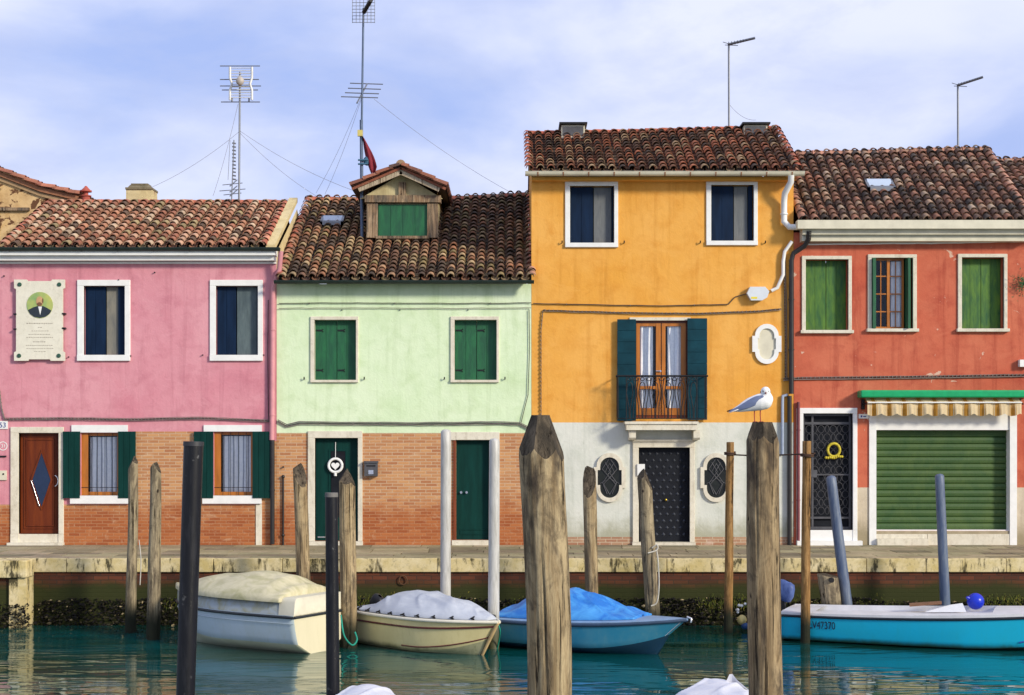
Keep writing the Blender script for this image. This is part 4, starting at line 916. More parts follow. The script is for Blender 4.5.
mb=MB(); mb.box(fx(796.5),fx(803),-.04,.2,.0905,fz(530)); mb.build('jamb_foot',M['white'],dr); mb=MB(); mb.box(fx(852.5),fx(857),-.04,.2,.0905,fz(530)); mb.build('jamb_foot',M['white'],dr)
mb=MB(); mb.box(fx(796),fx(861),-.14,.22,.001,.09); mb.box(x0-.0,x1+.0,-.03,.2,.091,z0); mb.build('threshold',M['white'],dr)
mb=MB(); mb.box(x0,x1,.16,.19,z0,z1); lf=mb.build('door_leaf',M['navydoor'],dr)
mb=MB(); yy=.10; zk=(z0+.25,fz(475),fz(423))
for (a,b_,c,d) in ((x0,x1,z0,z0+.06),(x0,x1,z1-.05,z1),(x0,x0+.05,z0,z1),(x1-.05,x1,z0,z1),(fx(812.5),fx(814.5),z0,z1),(x0,x1,fz(424.5),fz(422)),(x0,x1,fz(475.5),fz(474)),(x0,x1,z0+.22,z0+.26)):
    mb.box(a,b_,yy+random.uniform(-.004,.004),yy+.02,c,d)
for i in range(7):
    for j in range(11):
        cx_=x0+.08+(i+.5)*(x1-x0-.14)/7; cz_=z0+.30+(j+.5)*(fz(424)-z0-.32)/11; r_=.068
        n=10; mb.tube([(cx_+r_*math.cos(2*PI*q/n)*(.6 if (i+j)%2 else 1),.108,cz_+r_*1.1*math.sin(2*PI*q/n)) for q in range(n+1)],.0055,4,cap=False)
mb.build('iron_grille',M['irongrey'],lf)
mb=MB(); mb.box(fx(811),fx(818),.085,.1,fz(477.5),fz(470)); mb.build('lock_plate',M['irongrey'],lf)
wg=thing('door_wreath',(fx(834.5),.06,fz(458)),'yellow gold wreath hanging on the dark iron grille door','ornament')
mb=MB(); n=26; mb.tube([(fx(834.5)+.12*math.cos(2*PI*k/n),.065,fz(450)+.13*math.sin(2*PI*k/n)) for k in range(n+1)],.028,8,cap=False)
o=mb.build('ring',simple('gold_wreath',(.62,.50,.03),.5,var=.3,scale=25),wg)
mb=MB(); rr=random.Random(4)
for k in range(9): mb.ball((fx(834.5)+(k-4)*.04,.05,fz(457.3)+rr.uniform(-.015,.02)),.03,.025,.028,8,6)
mb.build('bow',bpy.data.materials['gold_wreath'],wg)
mb=MB(); mb.box(fx(858.5),fx(868.5),-.02,-.001,fz(418.5),fz(414)); pl=mb.build('number_plate',M['white'],rh)
mb=MB(); mb.box(fx(860.5),fx(862),-.022,-.0201,fz(417.3),fz(415.4)); mb.box(fx(863),fx(866),-.022,-.0201,fz(417),fz(416)); mb.build('worn_lettering',M['blue_ink'],pl)
# roller shutter shopfront
mb=MB(); mb.box(fx(869),fx(876),-.03,.22,.0,fz(400)); mb.box(fx(1009.5),fx(1016.5),-.03,.22,.0,fz(400)); mb.box(fx(876),fx(1009.5),.0,.22,fz(430),fz(400)); sf=mb.build('shopfront',M['white'],rh)
mb=MB(); nS=15; zA,zB=fz(530),fz(430); hS=(zB-zA)/nS
for i in range(nS):
    a=zA+i*hS; rows=[]
    prof=[(0,.225),(.06,.196),(.45,.187),(.85,.196),(.94,.213),(1.0,.228)]
    for xx in (fx(876),fx(1009.5)): rows.append([Vector((xx,yy,a+hS*q)) for q,yy in prof])
    mb.loft(rows,smooth=False)
mb.build('roller_shutter',M['roller'],sf)
mb=MB(); mb.box(fx(876),fx(1009.5),.03,.2,fz(532.5),fz(530)); mb.build('shutter_rail',M['white'],sf)
mb=MB(); mb.box(fx(876),fx(927),-.12,.22,.0,.13); mb.box(fx(876),fx(927),-.02,.22,.131,.22); mb.box(fx(927.5),fx(1009.5),-.02,.22,.0,.22); mb.build('step',M['istria'],sf)
aw=thing('awning',(fx(942),-.2,fz(399)),'rolled awning with yellow striped valance and green cover box','awning')
mb=MB(); AY=-.34; ax0,ax1=W(861,0,AY).x,W(1032,0,AY).x; az1=W(0,390,AY).z; az0=W(0,397.5,AY).z
mb.box(ax0,ax1,AY,-.002,az0,az1); o=mb.build('cover_box',M['awngreen'],aw); bv=o.modifiers.new('b','BEVEL'); bv.width=.03; bv.segments=3; baked(o)
mb=MB(); VY=-.30; vx0,vx1=W(867.5,0,VY).x,W(1021.5,0,VY).x; zt1=W(0,398,VY).z; zt0=W(0,415,VY).z; ns=10; seg=14; rows=[[],[],[],[]]
for k in range(ns*seg+1):
    t_=k/(ns*seg); x=vx0+(vx1-vx0)*t_; sc=abs(math.sin(PI*ns*t_+.35)); yy=VY+.035*math.sin(2*PI*ns*t_)+.012*math.sin(31*t_*2*PI)
    zb0=zt0+.03-.05*sc
    rows[0].append((x,-.12,zt1-.0)); rows[1].append((x,VY+.012*math.sin(2*PI*ns*t_),zt1-.09)); rows[2].append((x,yy,(zt1-.1+zb0)/2)); rows[3].append((x,yy*1.01,zb0))
mb.loft(rows)
m,t,b=newmat('awning_cloth'); v=coords(t); sp=nd(t,'ShaderNodeSeparateXYZ'); t.links.new(v,sp.inputs[0])
fr_=mth(t,'FRACT',mth(t,'MULTIPLY',mth(t,'ADD',sp.outputs[0],20.03),ns/(vx1-vx0))); tri=mth(t,'ABSOLUTE',mth(t,'SUBTRACT',fr_,.5))
wide=ramp(t,tri,.36,.38); c=mix(t,wide,(.72,.58,.36),(.50,.24,.03)); c=mix(t,ramp(t,mth(t,'ABSOLUTE',mth(t,'SUBTRACT',tri,.30)),.012,.02,(1,1,1,1),(0,0,0,1)),c,(.58,.34,.08))
n_=noi(t,v,5,5,.6); c=mix(t,mth(t,'MULTIPLY',ramp(t,n_,.5,.75),.4),c,(.45,.36,.24)); t.links.new(c,b.inputs['Base Color']); b.inputs['Roughness'].default_value=.85
# light passes through the thin cloth
o_=t.nodes['Material Output']; tl=nd(t,'ShaderNodeBsdfTranslucent'); t.links.new(c,tl.inputs[0]); mx_=nd(t,'ShaderNodeMixShader'); mx_.inputs[0].default_value=.3
t.links.new(b.outputs[0],mx_.inputs[1]); t.links.new(tl.outputs[0],mx_.inputs[2]); t.links.new(mx_.outputs[0],o_.inputs[0])
mb.build('valance',m,aw)
mb=MB(); zq=W(0,402.5,VY-.03).z; mb.tube([(vx0,VY-.03,zq),(vx1,VY-.03,zq)],.014,8); mb.build('front_bar',M['white'],aw)
mb=MB()
for xx in (vx0-.03,vx1+.03): mb.tube([(xx,-.01,zt1-.15),(xx,-.18,zt1-.10),(xx,VY,zt1-.12)],.016,6); mb.box(xx-.03,xx+.03,-.08,-.001,zt1-.22,zt1-.02)
mb.build('arm',M['ironblack'],aw)
# dark downpipe between orange and red
pipe(rh,[(fx(806),-.30,fz(233)),(fx(806),-.26,fz(241)),(fx(803),-.16,fz(247)),(fx(792.5),-.10,fz(254)),(fx(790.5),-.09,fz(261)),(fx(790.5),-.09,fz(394))],.05,M['blackpipe'],clips=[(fx(790.5),-.09,fz(300)),(fx(790.5),-.09,fz(350))])
pipe(rh,[(fx(798),-.05,fz(402)),(fx(798),-.05,0)],.03,simple('maroon_pipe',(.20,.05,.06),.5),'thin_pipe',clips=[(fx(798),-.05,fz(430)),(fx(798),-.05,fz(500))])
roof_light(rh,'skylight',868,896,183,189,.72,lambda y:6.40+(8.34-6.40)/2.84*(y+.34),None)
mb=MB(); mb.box(fx(1018),fx(1029),-.12,-.001,fz(367),fz(360)); ib=mb.build('alarm_box',M['white'],None,origin=(fx(1022),-.06,fz(367))); tag(ib,'small white box on the red wall above the awning','junction box')

# hanging plant at the right edge
hp_=thing('wall_plant',(fx(1020),-.05,fz(292)),'small trailing plant on the red wall at the right edge','plant')
mb=MB(); rr=random.Random(8)
for i in range(9):
    a=rr.uniform(0,6.28); l=rr.uniform(.15,.42); e_=Vector((fx(1022)+l*math.cos(a)*.9,-.08-rr.uniform(0,.1),fz(286)+l*math.sin(a)*.9)); mb.tube([(fx(1022),-.03,fz(286)),(Vector((fx(1022),-.1,fz(286)))+e_)/2+Vector((0,0,.04)),e_],.005,5)
mb.build('stems',simple('stem_brown',(.12,.06,.03),.8),hp_)
mb=MB()
for i in range(170):
    a=rr.uniform(0,6.28); l=abs(rr.gauss(0,.13)); c=Vector((fx(1021.5)+l*math.cos(a),-.06-rr.uniform(0,.12),fz(284)+l*math.sin(a)*1.2)); rt=Matrix.Rotation(rr.uniform(0,6.3),3,'Y')@Matrix.Rotation(rr.uniform(-1,1),3,'X'); s=rr.uniform(.014,.03); g=rr.uniform(.6,1.4)
    mb.add([c+rt@Vector((-s,0,0)),c+rt@Vector((0,0,s*.45)),c+rt@Vector((s,0,0)),c+rt@Vector((0,0,-s*.45))],[(0,1,2,3)],0,(.05*g,.12*g,.05*g))
mb.build('leaves',M['shell'],hp_)

# ---- neighbour beyond the red house and old brick house behind on the left
nh=thing('far_right_house',(13.4,0,0),'red tiled house roof cut off at the right edge beyond the red house','house')
walls(nh,10.28,16.5,6.2,5.2,2.6,7.9,[(11.6,12.5,4.3,5.7),(13.6,14.5,4.3,5.7),(11.5,12.5,.05,2.3)],lambda x,z:0,[M['red'],M['red']])
roof(nh,10.33,16.5,-.34,6.40,2.6,8.15,PAL['red'],61,rc=[((.40,.2,.14),3)])
for q in ((11.6,12.5,4.3,5.7),(13.6,14.5,4.3,5.7)): 
    mb=MB(); mb.ring([(q[0]-.08,q[2]-.08),(q[1]+.08,q[2]-.08),(q[1]+.08,q[3]+.08),(q[0]-.08,q[3]+.08)],[(q[0],q[2]),(q[1],q[2]),(q[1],q[3]),(q[0],q[3])],-.03,.1); wn=mb.build('window',M['istria'],nh); leaf(wn,'shutter',q[0],q[1],q[2],q[3],.1,.13,M['green_sh'],4)
leaf(nh,'door',11.5,12.5,.05,2.3,.1,.14,M['dkgreen'],4)
mb=MB(); mb.box(10.28,16.5,-.42,-.2,6.25,6.4); mb.build('gutter',M['cream'],nh)
bh=thing('old_brick_house',(-13,3.3,0),'old house with eroded yellow brick gable rising behind the pink roof','house')
mb=MB(); Yb=3.3
pts=[(-60,150),(0,172),(42,188),(80,197),(80,560),(-60,560)]
poly=[(W(p,q,Yb).x,max(-.05,W(p,q+2,Yb).z)) for p,q in pts]; mb.prism(poly,Yb,Yb+6); mb.build('wall',M['oldbrick'],bh)
mb=MB(); rr=random.Random(3)
path=[W(p,q,Yb) for p,q in pts[:4]]
# course of projecting brick, then verge tiles
for k in range(len(path)-1):
    a,b_=path[k],path[k+1]; 
    for s0,s1,hh,dy,cc in ((-.10,.0,0,-.10,(.34,.15,.08)),(-.20,-.115,0,-.05,(.40,.26,.14))):
        mb.add([(a.x,Yb+dy,a.z+s0),(b_.x,Yb+dy,b_.z+s0),(b_.x,Yb+dy,b_.z+s1),(a.x,Yb+dy,a.z+s1),(a.x,Yb,a.z+s0),(b_.x,Yb,b_.z+s0),(b_.x,Yb,b_.z+s1),(a.x,Yb,a.z+s1)],[(0,1,2,3),(0,4,5,1),(3,2,6,7)],0,cc)
    Lk=(b_-a).length; u=(b_-a).normalized(); s=0
    while s<Lk:
        for r_i in range(12):
            yy=Yb-.12+r_i*.2; col=pick(PAL['orange'] if r_i else [((.42,.16,.10),1),((.34,.12,.08),1)],rr); p_=a+u*s; q_=a+u*min(s+.36,Lk+.05)
            def row(P,r,h): return [Vector((P.x,yy+math.cos(t_)*r,P.z+.02+h+math.sin(t_)*r)) for t_ in [PI*q/6 for q in range(7)]]
            mb.loft([row(q_,.09,.03),row(p_,.075,.0)],0,col)
        s+=.3
mb.build('roof',M['tile'],bh)
mb=MB(); a=W(0,205,Yb); mb.box(a.x-1.2,W(30,0,Yb).x,Yb-.08,Yb-.001,W(0,211,Yb).z,W(0,208,Yb).z); mb.build('ledge',M['oldwood'],bh)
# chimney & vent (stand on the pink roof: parts of the pink house)
mb=MB(); Yc=3.4; mb.box(W(126,0,Yc).x,W(152,0,Yc).x,Yc,Yc+.5,6.6,W(0,189,Yc).z); mb.add([(W(126,0,Yc).x,Yc,W(0,189,Yc).z),(W(152,0,Yc).x,Yc,W(0,189,Yc).z),(W(152,0,Yc).x,Yc+.5,W(0,189,Yc).z),(W(126,0,Yc).x,Yc+.5,W(0,189,Yc).z),(W(129,0,Yc).x,Yc+.1,W(0,184,Yc).z),(W(147,0,Yc).x,Yc+.1,W(0,184,Yc).z),(W(147,0,Yc).x,Yc+.4,W(0,184,Yc).z),(W(129,0,Yc).x,Yc+.4,W(0,184,Yc).z)],[(0,1,5,4),(1,2,6,5),(2,3,7,6),(3,0,4,7),(4,5,6,7)],1)
ch=mb.build('chimney',[M['yellowside'],M['flag']],ph)
mb=MB(); mb.box(W(125.5,0,Yc).x,W(152.5,0,Yc).x,Yc-.03,Yc+.53,W(0,189.5,Yc).z,W(0,187.5,Yc).z); mb.box(W(130,0,Yc).x,W(147,0,Yc).x,Yc+.08,Yc+.42,W(0,184.2,Yc).z,W(0,182.8,Yc).z); mb.build('chimney_cap',M['flag'],ch)
Yv=3.2; vx,vz=W(86,0,Yv).x,W(0,200,Yv).z; tm=simple('terracotta',(.45,.10,.07),.8)
mb=MB(); mb.tube([(vx,Yv,vz-.2),(vx,Yv,vz+.08)],.09,12); mb.tube([(vx,Yv,vz+.08),(vx,Yv,vz+.10)],.12,12); mb.tube([(vx,Yv,vz+.10),(vx,Yv,vz+.18)],.05,10); mb.tube([(vx,Yv,vz+.18),(vx,Yv,vz+.21)],.13,12); mb.tube([(vx,Yv,vz+.21),(vx,Yv,vz+.28),(vx,Yv,vz+.31)],[.11,.04,.02],12); mb.build('terracotta_vent',tm,ph)

# ------------------------------------------------------------------ wall cables
def cable(name,pts,r,mat,label,extra=(),clip=None,Y=-.03):
    P=[Vector((fx(p[0]),Y if len(p)<3 else p[2],fz(p[1]))) for p in pts]
    c0=P[len(P)//2]; mb=MB()
    def dens(P,seed=0):
        out=[]
        for a,b_ in zip(P[:-1],P[1:]):
            n=max(1,int((b_-a).length/.12))
            for i in range(n): q=a.lerp(b_,i/n); out.append(q+Vector((0,0,.010*nz(q.x*2.2,seed,0)+(.006*nz(q.x*9,seed,1)))))
        out.append(P[-1]); return out
    mb.tube(dens(P),r,6)
    for k,(dx_,dz_,rr_) in enumerate(extra): mb.tube(dens([p+Vector((dx_,-.004-.004*k,dz_)) for p in P],k+3),rr_,6,1)
    if clip:
        for a,b_ in zip(P[:-1],P[1:]):
            n=int((b_-a).length/clip)
            for i in range(n): q=a.lerp(b_,(i+.5)/max(n,1)); mb.box(q.x-.007,q.x+.007,Y-.022,0,q.z-.014,q.z+.014,1)
    return tag(mb.build(name,mat,None,origin=(c0.x,0,c0.z)),label,'cable')
CM=[M['cable'],M['greycable']]
cable('cable_bundle',[(0,390),(2,408),(5,419),(60,418.5),(130,419.5),(200,418),(270,421)],.010,CM,'dark cable bundle along the pink wall above the ground floor',extra=((0,.022,.007),(0,-.02,.007)),clip=.07)
cable('cable_bundle',[(278,421),(287,426),(300,423),(340,423.5),(420,424),(500,423),(520,424),(528,428)],.010,CM,'dark twisted cable bundle across the green wall over its doors',extra=((0,.028,.010),(0,-.02,.009)),clip=.5)
cable('cable_line',[(279,303.5),(340,303),(450,303.5),(531,303)],.008,CM,'pair of thin cables across the upper green wall',extra=((0,-.10,.007),),clip=1.2)
cable('cable_line',[(533,303.5),(600,305),(660,306),(728,304.5),(735,297),(746,294)],.010,CM,'thin cable running across orange wall to the white box',clip=.7)
cable('cable_bundle',[(541,416),(541,330),(543,310),(580,311.5),(640,313),(700,313.5),(760,311),(781,309)],.010,CM,'clipped cable looping over the balcony window on orange wall',extra=((0,-.022,.006),),clip=.08)
cable('cable_bundle',[(783,250),(784.5,300),(785,340),(785,380)],.011,CM,'vertical cable beside the drainpipe on the orange house',extra=((.03,0,.009),),clip=.06)
cable('cable_bundle',[(783,379),(800,378),(850,377.5),(930,376.5),(1026,375)],.010,CM,'cable bundle across the red wall above the awning',extra=((0,-.03,.010),(0,.018,.005)),clip=.08)
cable('cable_line',[(529,310),(529.5,350),(528,395),(521,423)],.008,CM,'thin cable down the right edge of the green wall')
cable('cable_line',[(268.5,300),(268,350),(268.5,400),(269,420)],.008,CM,'thin cable down the right edge of the pink wall')
cable('cable_line',[(806,244.5),(850,244),(930,243.2),(1026,241.5)],.018,[M['white'],M['white']],'pale conduit under the cornice of the red house',Y=-.02)

# ------------------------------------------------------------------ aerials
def yagi(mb,c,boom,els,r=.012):
    c=Vector(c); b_=Vector(boom); mb.tube([c-b_/2,c+b_/2],r*1.6,6)
    n=len(els)
    for i,l in enumerate(els):
        p=c-b_/2+b_*(i+.3)/(n-.4) if n>1 else c
        mb.tube([p-Vector((l/2,0,0)),p+Vector((l/2,0,0))],r,5)
def wire(a,b_,label,r=.0034,sag=.1):
    a=Vector(a);b_=Vector(b_);n=12; pts=[a.lerp(b_,i/n)-Vector((0,0,sag*4*(i/n)*(1-i/n))) for i in range(n+1)]
    mb=MB(); mb.tube(pts,r,4); return tag(mb.build('guy_wire',M['greycable'],None,origin=b_),label,'wire','guy wires of the roof aerials')
YA=3.0
def P(px,py,Y=YA): return W(px,py,Y)
a1_=thing('tv_aerial',P(240,200),'tall mast with pale grid aerial standing on the pink roof','aerial')
mb=MB(); mb.tube([P(239,202),P(240,72)],.022,8); mb.build('mast',M['alum'],a1_)
mb=MB()
for xx in (230,252): 
    pts=[P(xx,67,YA-.1),P(xx,78,YA-.1),P(xx+(2 if xx<240 else -2),84,YA-.1),P(xx,90,YA-.1),P(xx,100,YA-.1)]; mb.tube(pts,.028,6)
for k in range(12): yy=68+k*2.7; mb.tube([P(231,yy,YA-.1),P(251,yy,YA-.1)],.009,4)
mb.build('grid_reflector',M['paleal'],a1_)
mb=MB()
for yy,a,b_ in ((66,220,260),(79.5,220,259),(86,220,261),(90,222,258),(102,221,260)): mb.tube([P(a,yy),P(b_,yy)],.012,5)
mb.tube([P(232,102),P(232,98)],.02,5); mb.tube([P(249,102),P(249,98)],.02,5)
mb.build('rods',M['alum'],a1_)
mb=MB(); mb.ball(P(240,81,YA-.25),.09,.07,.10); mb.tube([P(240,86,YA),P(240,81,YA-.25)],.02,6); mb.build('feed_unit',simple('feed_unit',(.45,.4,.35),.5),a1_)
a2_=thing('tv_aerial',P(233,200),'low slim ladder aerial beside the tall pale grid aerial','aerial')
mb=MB(); mb.tube([P(231.5,202),P(234,140)],.014,6); mb.tube([P(228,180),P(230,140)],.006,5); mb.build('mast',M['alum'],a2_)
mb=MB()
for k in range(11): yy=143+k*3.6; mb.tube([P(232.3-.0,yy),P(235.8,yy+.6)],.018,5)
for yy,l in ((184,10),(190,13),(194,9)): mb.tube([P(232.5-l,yy+1),P(232.5+l,yy-1)],.009,5); mb.tube([P(230,yy+2,YA-.2),P(237,yy-4,YA+.3)],.014,5)
mb.build('rods',M['alum'],a2_)
YM=1.6
a3_=thing('tv_aerial',P(362,238,YM),'tallest mast with grid and crossed aerial rising beside the dormer','aerial')
mb=MB(); mb.tube([P(361.5,243,YM),P(361.5,140,YM),P(363.5,8,YM)],.022,8); mb.tube([P(362,240,YM),P(361.3,120,YM)],.035,8); mb.build('mast',simple('blue_grey_mast',(.10,.14,.22),.5,.4),a3_)
mb=MB()
for k in range(7): xx=352.5+k*3.7; mb.tube([P(xx,-4,YM-.1),P(xx,23,YM-.1)],.006,4)
for k in range(9): yy=-4+k*3.3; mb.tube([P(352,yy,YM-.1),P(375,yy,YM-.1)],.006,4)
mb.build('grid_reflector',M['alum'],a3_)
mb=MB(); mb.tube([P(364,12,YM-.15),P(371,0,YM-.6)],.05,6); mb.build('feed_unit',M['ironblack'],a3_)
mb=MB(); c=P(362.5,91,YM); 
mb.tube([P(357,103,YM-.5),P(367,84,YM+.7)],.018,6)
for yy,a,b_,dy in ((83.5,350,383,.7),(88.5,348,381,.3),(93,345,379,0),(97,341,378,-.4)): mb.tube([P(a,yy-.3,YM+dy),P(b_,yy+.8,YM+dy)],.012,5)
mb.build('rods',M['alum'],a3_)
mb=MB(); mb.box(P(358,0,YM).x,P(363,0,YM).x,YM-.12,YM-.04,P(0,137,YM).z,P(0,131,YM).z); mb.build('amplifier_box',simple('amp_yellow',(.6,.5,.15),.5),a3_)
mb=MB()
for yy in (160,164): mb.tube([P(358,yy,YM-.05),P(368,yy,YM-.05)],.02,6)
mb.ball(P(367,161,YM),.08,.05,.1); mb.build('clamp',simple('clamp_blue',(.05,.14,.22),.5),a3_)
mb=MB(); rows=[]
for k in range(11):
    t_=k/10; l=P(362.8+1.2*t_+7.5*t_*t_,137+37*t_,YM-.02); wd=.02+.17*math.sin(PI*min(1,t_*1.05)*.72)*(1 if t_<.8 else 1-(t_-.8)*2.4)
    rows.append([l+Vector((wd*q/5,.05*math.sin(q*1.6+3*t_),.02*math.sin(q*1.1))) for q in range(6)])
mb.loft(rows); fl=mb.build('flag',simple('flag_red',(.22,.015,.03),.8,var=.2),None,origin=P(365,150,YM)); tag(fl,'limp dark red flag tied to the tallest aerial mast','flag')
sm_=fl.modifiers.new('s','SOLIDIFY'); sm_.thickness=.004; baked(fl)
for px,py0,py1,bx,by,lab,Y_ in ((729,127,44,755,38,'thin bent aerial mast rising behind the orange roof',2.6),(958,150,85,983,77,'thin bent aerial mast rising behind the red roof',2.8)):
    a_=thing('tv_aerial',P(px,py0,Y_),lab,'aerial'); mb=MB(); mb.tube([P(px,py0+4,Y_),P(px-.2,py1,Y_)],.022,8); mb.build('mast',M['alum'],a_)
    mb=MB(); mb.tube([P(px-1,py1+.5,Y_),P(bx,by,Y_-.3)],.028,6); 
    for k in range(9):
        t_=k/9; c=P(px,py1,Y_).lerp(P(bx,by,Y_-.3),t_); l=.05+.12*(1-t_); mb.tube([c-Vector((l*.2,l,.0)),c+Vector((l*.2,l,0))],.007,4)
    mb.tube([P(px-6,py1-2,Y_-.2),P(px+2,py1+.5,Y_)],.008,4); mb.tube([P(px-4,py1+1,Y_+.2),P(px+9,py1+1.5,Y_+.1)],.008,4)
    mb.build('boom',M['alum'],a_)
wire(P(240,131),P(150,188),'guy wire sloping left from the grid aerial mast')
wire(P(240,131),P(352,190,1.8),'long guy wire sloping right towards the dormer roof')
wire(P(240,133),P(318,197,3.5),'lower guy wire sloping right from the grid aerial mast')
wire(P(238,104),P(213,196),'steep guy wire dropping left from the grid aerial')
wire(P(361,98,YM),P(316,193,3.4),'left one of two steep guy wires from the tallest mast')
wire(P(361,100,YM),P(325,194,3.4),'right one of two steep guy wires from the tallest mast')
wire(P(374,99,YM),P(510,192,3.2),'long guy wire sloping from the tallest mast to the orange house')
wire(P(729,104,2.6),P(756,120,2.3),'short guy wire of the aerial on the orange roof')

# ------------------------------------------------------------------ mooring poles
WOODM={}
def woodpole(top,bot,Y,wt,wb,label,kind,c1,c2,cuts=(),seed=0,group='wooden mooring poles',grain=9,endmat=None,blotch=(.065,.050,.038),wet=True,rough=1.0,name='mooring_pole',zb=-2.3):
    """top/bot (px,py) on the axis; wt/wb widths in px; cuts: list of (azimuth deg, slope deg, offset px below the top at the axis)"""
    a=W(*top,Y); b_=W(*bot,Y); d=(b_-a); k=(a.z-zb)/(a.z-b_.z); b_=a+d*k
    s=(D+Y)/F; r0=wt*s/2; r1=(wt+(wb-wt)*k)*s/2
    o0=Vector((b_.x,Y,0)); 
    if 'w%d'%seed not in WOODM:
        WOODM['w%d'%seed]=timber('pole_wood_%d'%seed,c1,c2,wetz=(WATER+.42) if wet else None,grain=grain/(r0*8),blotch=blotch)
    bm=bmesh.new(); SEG=44 if r0<.1 else 96; H_=(a-b_).length; NR=int(H_/.05); rings=[]
    rr=random.Random(seed)
    cr_=[(rr.uniform(0,2*PI),rr.uniform(.10,.2),rr.uniform(.05,.12)) for _ in range(6)] if r0<.1 else [(rr.uniform(0,2*PI),rr.uniform(.04,.09),rr.uniform(.10,.24)) for _ in range(11)]
    for i in range(NR+1):
        t_=i/NR; c=b_.lerp(a,t_); z=c.z; r=r1+(r0-r1)*t_
        bend=Vector((nz(z*.7,seed,0)*.10*r0*(1.2 if r0>.1 else 3),nz(z*.7,seed,9)*.03,0)); ring=[]
        for q in range(SEG):
            th=2*PI*q/SEG; k_=1+rough*(.05*nz(math.cos(th)*1.3,math.sin(th)*1.3,z*.5+seed)+.035*nz(math.cos(th)*4,math.sin(th)*4,z*1.6+seed))
            for (ca,cw,cdp) in cr_:
                dd=abs((th-ca-.12*nz(z*.8,ca*7,seed)+PI)%(2*PI)-PI)
                if dd<cw: k_-=rough*cdp*(1-dd/cw)*max(0,min(1,.35+1.6*nz(z*.8,ca*3,seed)))
            ring.append(bm.verts.new(c+bend*(1 if kind=='wood' else 0)+Vector((math.cos(th)*r*k_,math.sin(th)*r*k_,0))))
        rings.append(ring)
    for i in range(NR):
        for q in range(SEG): f=bm.faces.new((rings[i][q],rings[i][(q+1)%SEG],rings[i+1][(q+1)%SEG],rings[i+1][q])); f.smooth=True
    f=bm.faces.new(rings[-1]); f.material_index=1; bm.faces.new(rings[0][::-1])
    bt=Vector((nz(a.z*.7,seed,0)*.10*r0*(1.2 if r0>.1 else 3),nz(a.z*.7,seed,9)*.03,0))
    for az,sl_,off in cuts:
        nrm=Vector((math.sin(R(az))*math.sin(R(sl_)),-math.cos(R(az))*math.sin(R(sl_)),math.cos(R(sl_))))
        co=a+bt-Vector((0,0,off*s)); 
        res=bmesh.ops.bisect_plane(bm,geom=bm.verts[:]+bm.edges[:]+bm.faces[:],plane_co=co,plane_no=nrm,clear_outer=True)
        ed=[e for e in res['geom_cut'] if isinstance(e,bmesh.types.BMEdge)]
        try:
            nf=bmesh.ops.edgeloop_fill(bm,edges=[e for e in ed if e.is_boundary])['faces']
            for f in nf: f.material_index=1
        except Exception: pass
    for v_ in bm.verts: v_.co-=o0
    bmesh.ops.recalc_face_normals(bm,faces=bm.faces)
    me=bpy.data.meshes.new(name); bm.to_mesh(me); bm.free(); me.materials.append(WOODM['w%d'%seed]); me.materials.append(endmat or M['endgrain'])
    ob=bpy.data.objects.new(name,me); COL.objects.link(ob); ob.location=o0; return tag(ob,label,'mooring pole',group)
M['endgrain']=timber('dark_end_grain',(.035,.028,.020),(.14,.11,.075),blotch=(.05,.042,.032))
tan1,tan2=(.24,.17,.09),(.43,.33,.19); gr1,gr2=(.19,.155,.10),(.37,.30,.19)
fac=lambda off,sl_,n=6,ph=15:[(ph+k*360/n,sl_,off) for k in range(n)]
woodpole((541.5,415),(549.5,695),-18.6,45,44,'thickest near mooring pole with dark faceted top, before the orange house','wood',(.24,.17,.09),(.46,.36,.21),cuts=fac(-25,72,6,12)+[(0,3,0)],seed=1,grain=8,zb=-2.6)
poleB=woodpole((761.5,422),(766,695),-16.4,32,34,'thick near mooring pole with a seagull standing on its faceted top','wood',(.19,.13,.07),(.39,.29,.165),cuts=fac(-27,71,6,25)+[(0,2,0)],seed=2,grain=8,zb=-2.6)
woodpole((133.5,456),(131,633),-4.5,9.5,11,'leftmost of the slim wooden poles, dark pointed top, before a green shutter','wood',gr1,gr2,cuts=[(-70,66,3),(60,50,2)],seed=3,grain=5)
woodpole((156,460),(153,640),-5.4,10.5,14,'slim wooden pole with split forked top left of the black pole','wood',gr1,gr2,cuts=[(-90,50,2),(80,62,3)],seed=4,grain=5)
woodpole((299.5,463),(304,600),-4.5,13.5,14,'wooden pole with slanted dark top left of the green door','wood',tan1,tan2,cuts=[(35,62,10),(-80,35,1)],seed=5,grain=5)
woodpole((347,466),(349,645),-6.3,16,17,'wooden pole with pointed grey top standing before the wreath door','wood',tan1,tan2,cuts=[(80,60,6),(-75,55,4),(0,50,9)],seed=6,grain=5)
woodpole((589,466),(592,600),-4.8,13.5,13,'wooden pole with long oval dark cut left of an oval window','wood',tan1,tan2,cuts=[(-15,70,14),(100,25,0)],seed=7,grain=5)
woodpole((643.5,467),(652,608),-5.0,14,14.5,'leaning wooden pole with splintered point before the studded door','wood',gr1,gr2,cuts=[(70,66,4),(-60,45,6)],seed=8,grain=5)
th1,th2=(.27,.145,.05),(.36,.21,.085)
pt1=woodpole((730,442),(728.5,632),-4.5,7.5,9,'thin brown pole tied by rope, left of the seagull pole','wood',th1,th2,seed=9,grain=4,rough=.3,group='thin brown poles joined by a rope',blotch=(.15,.08,.03))
pt2=woodpole((807,441),(805,643),-5.8,8.5,9.5,'thin brown pole tied by rope, in front of the turquoise boat','wood',th1,th2,seed=10,grain=4,rough=.3,group='thin brown poles joined by a rope',blotch=(.15,.08,.03))
woodpole((827,574),(834,625),-4.35,20,20,'short sawn off mooring stump with a hole beside the quay','wood',gr1,gr2,cuts=[(60,12,1)],seed=11,grain=5,group=None,name='mooring_stump')
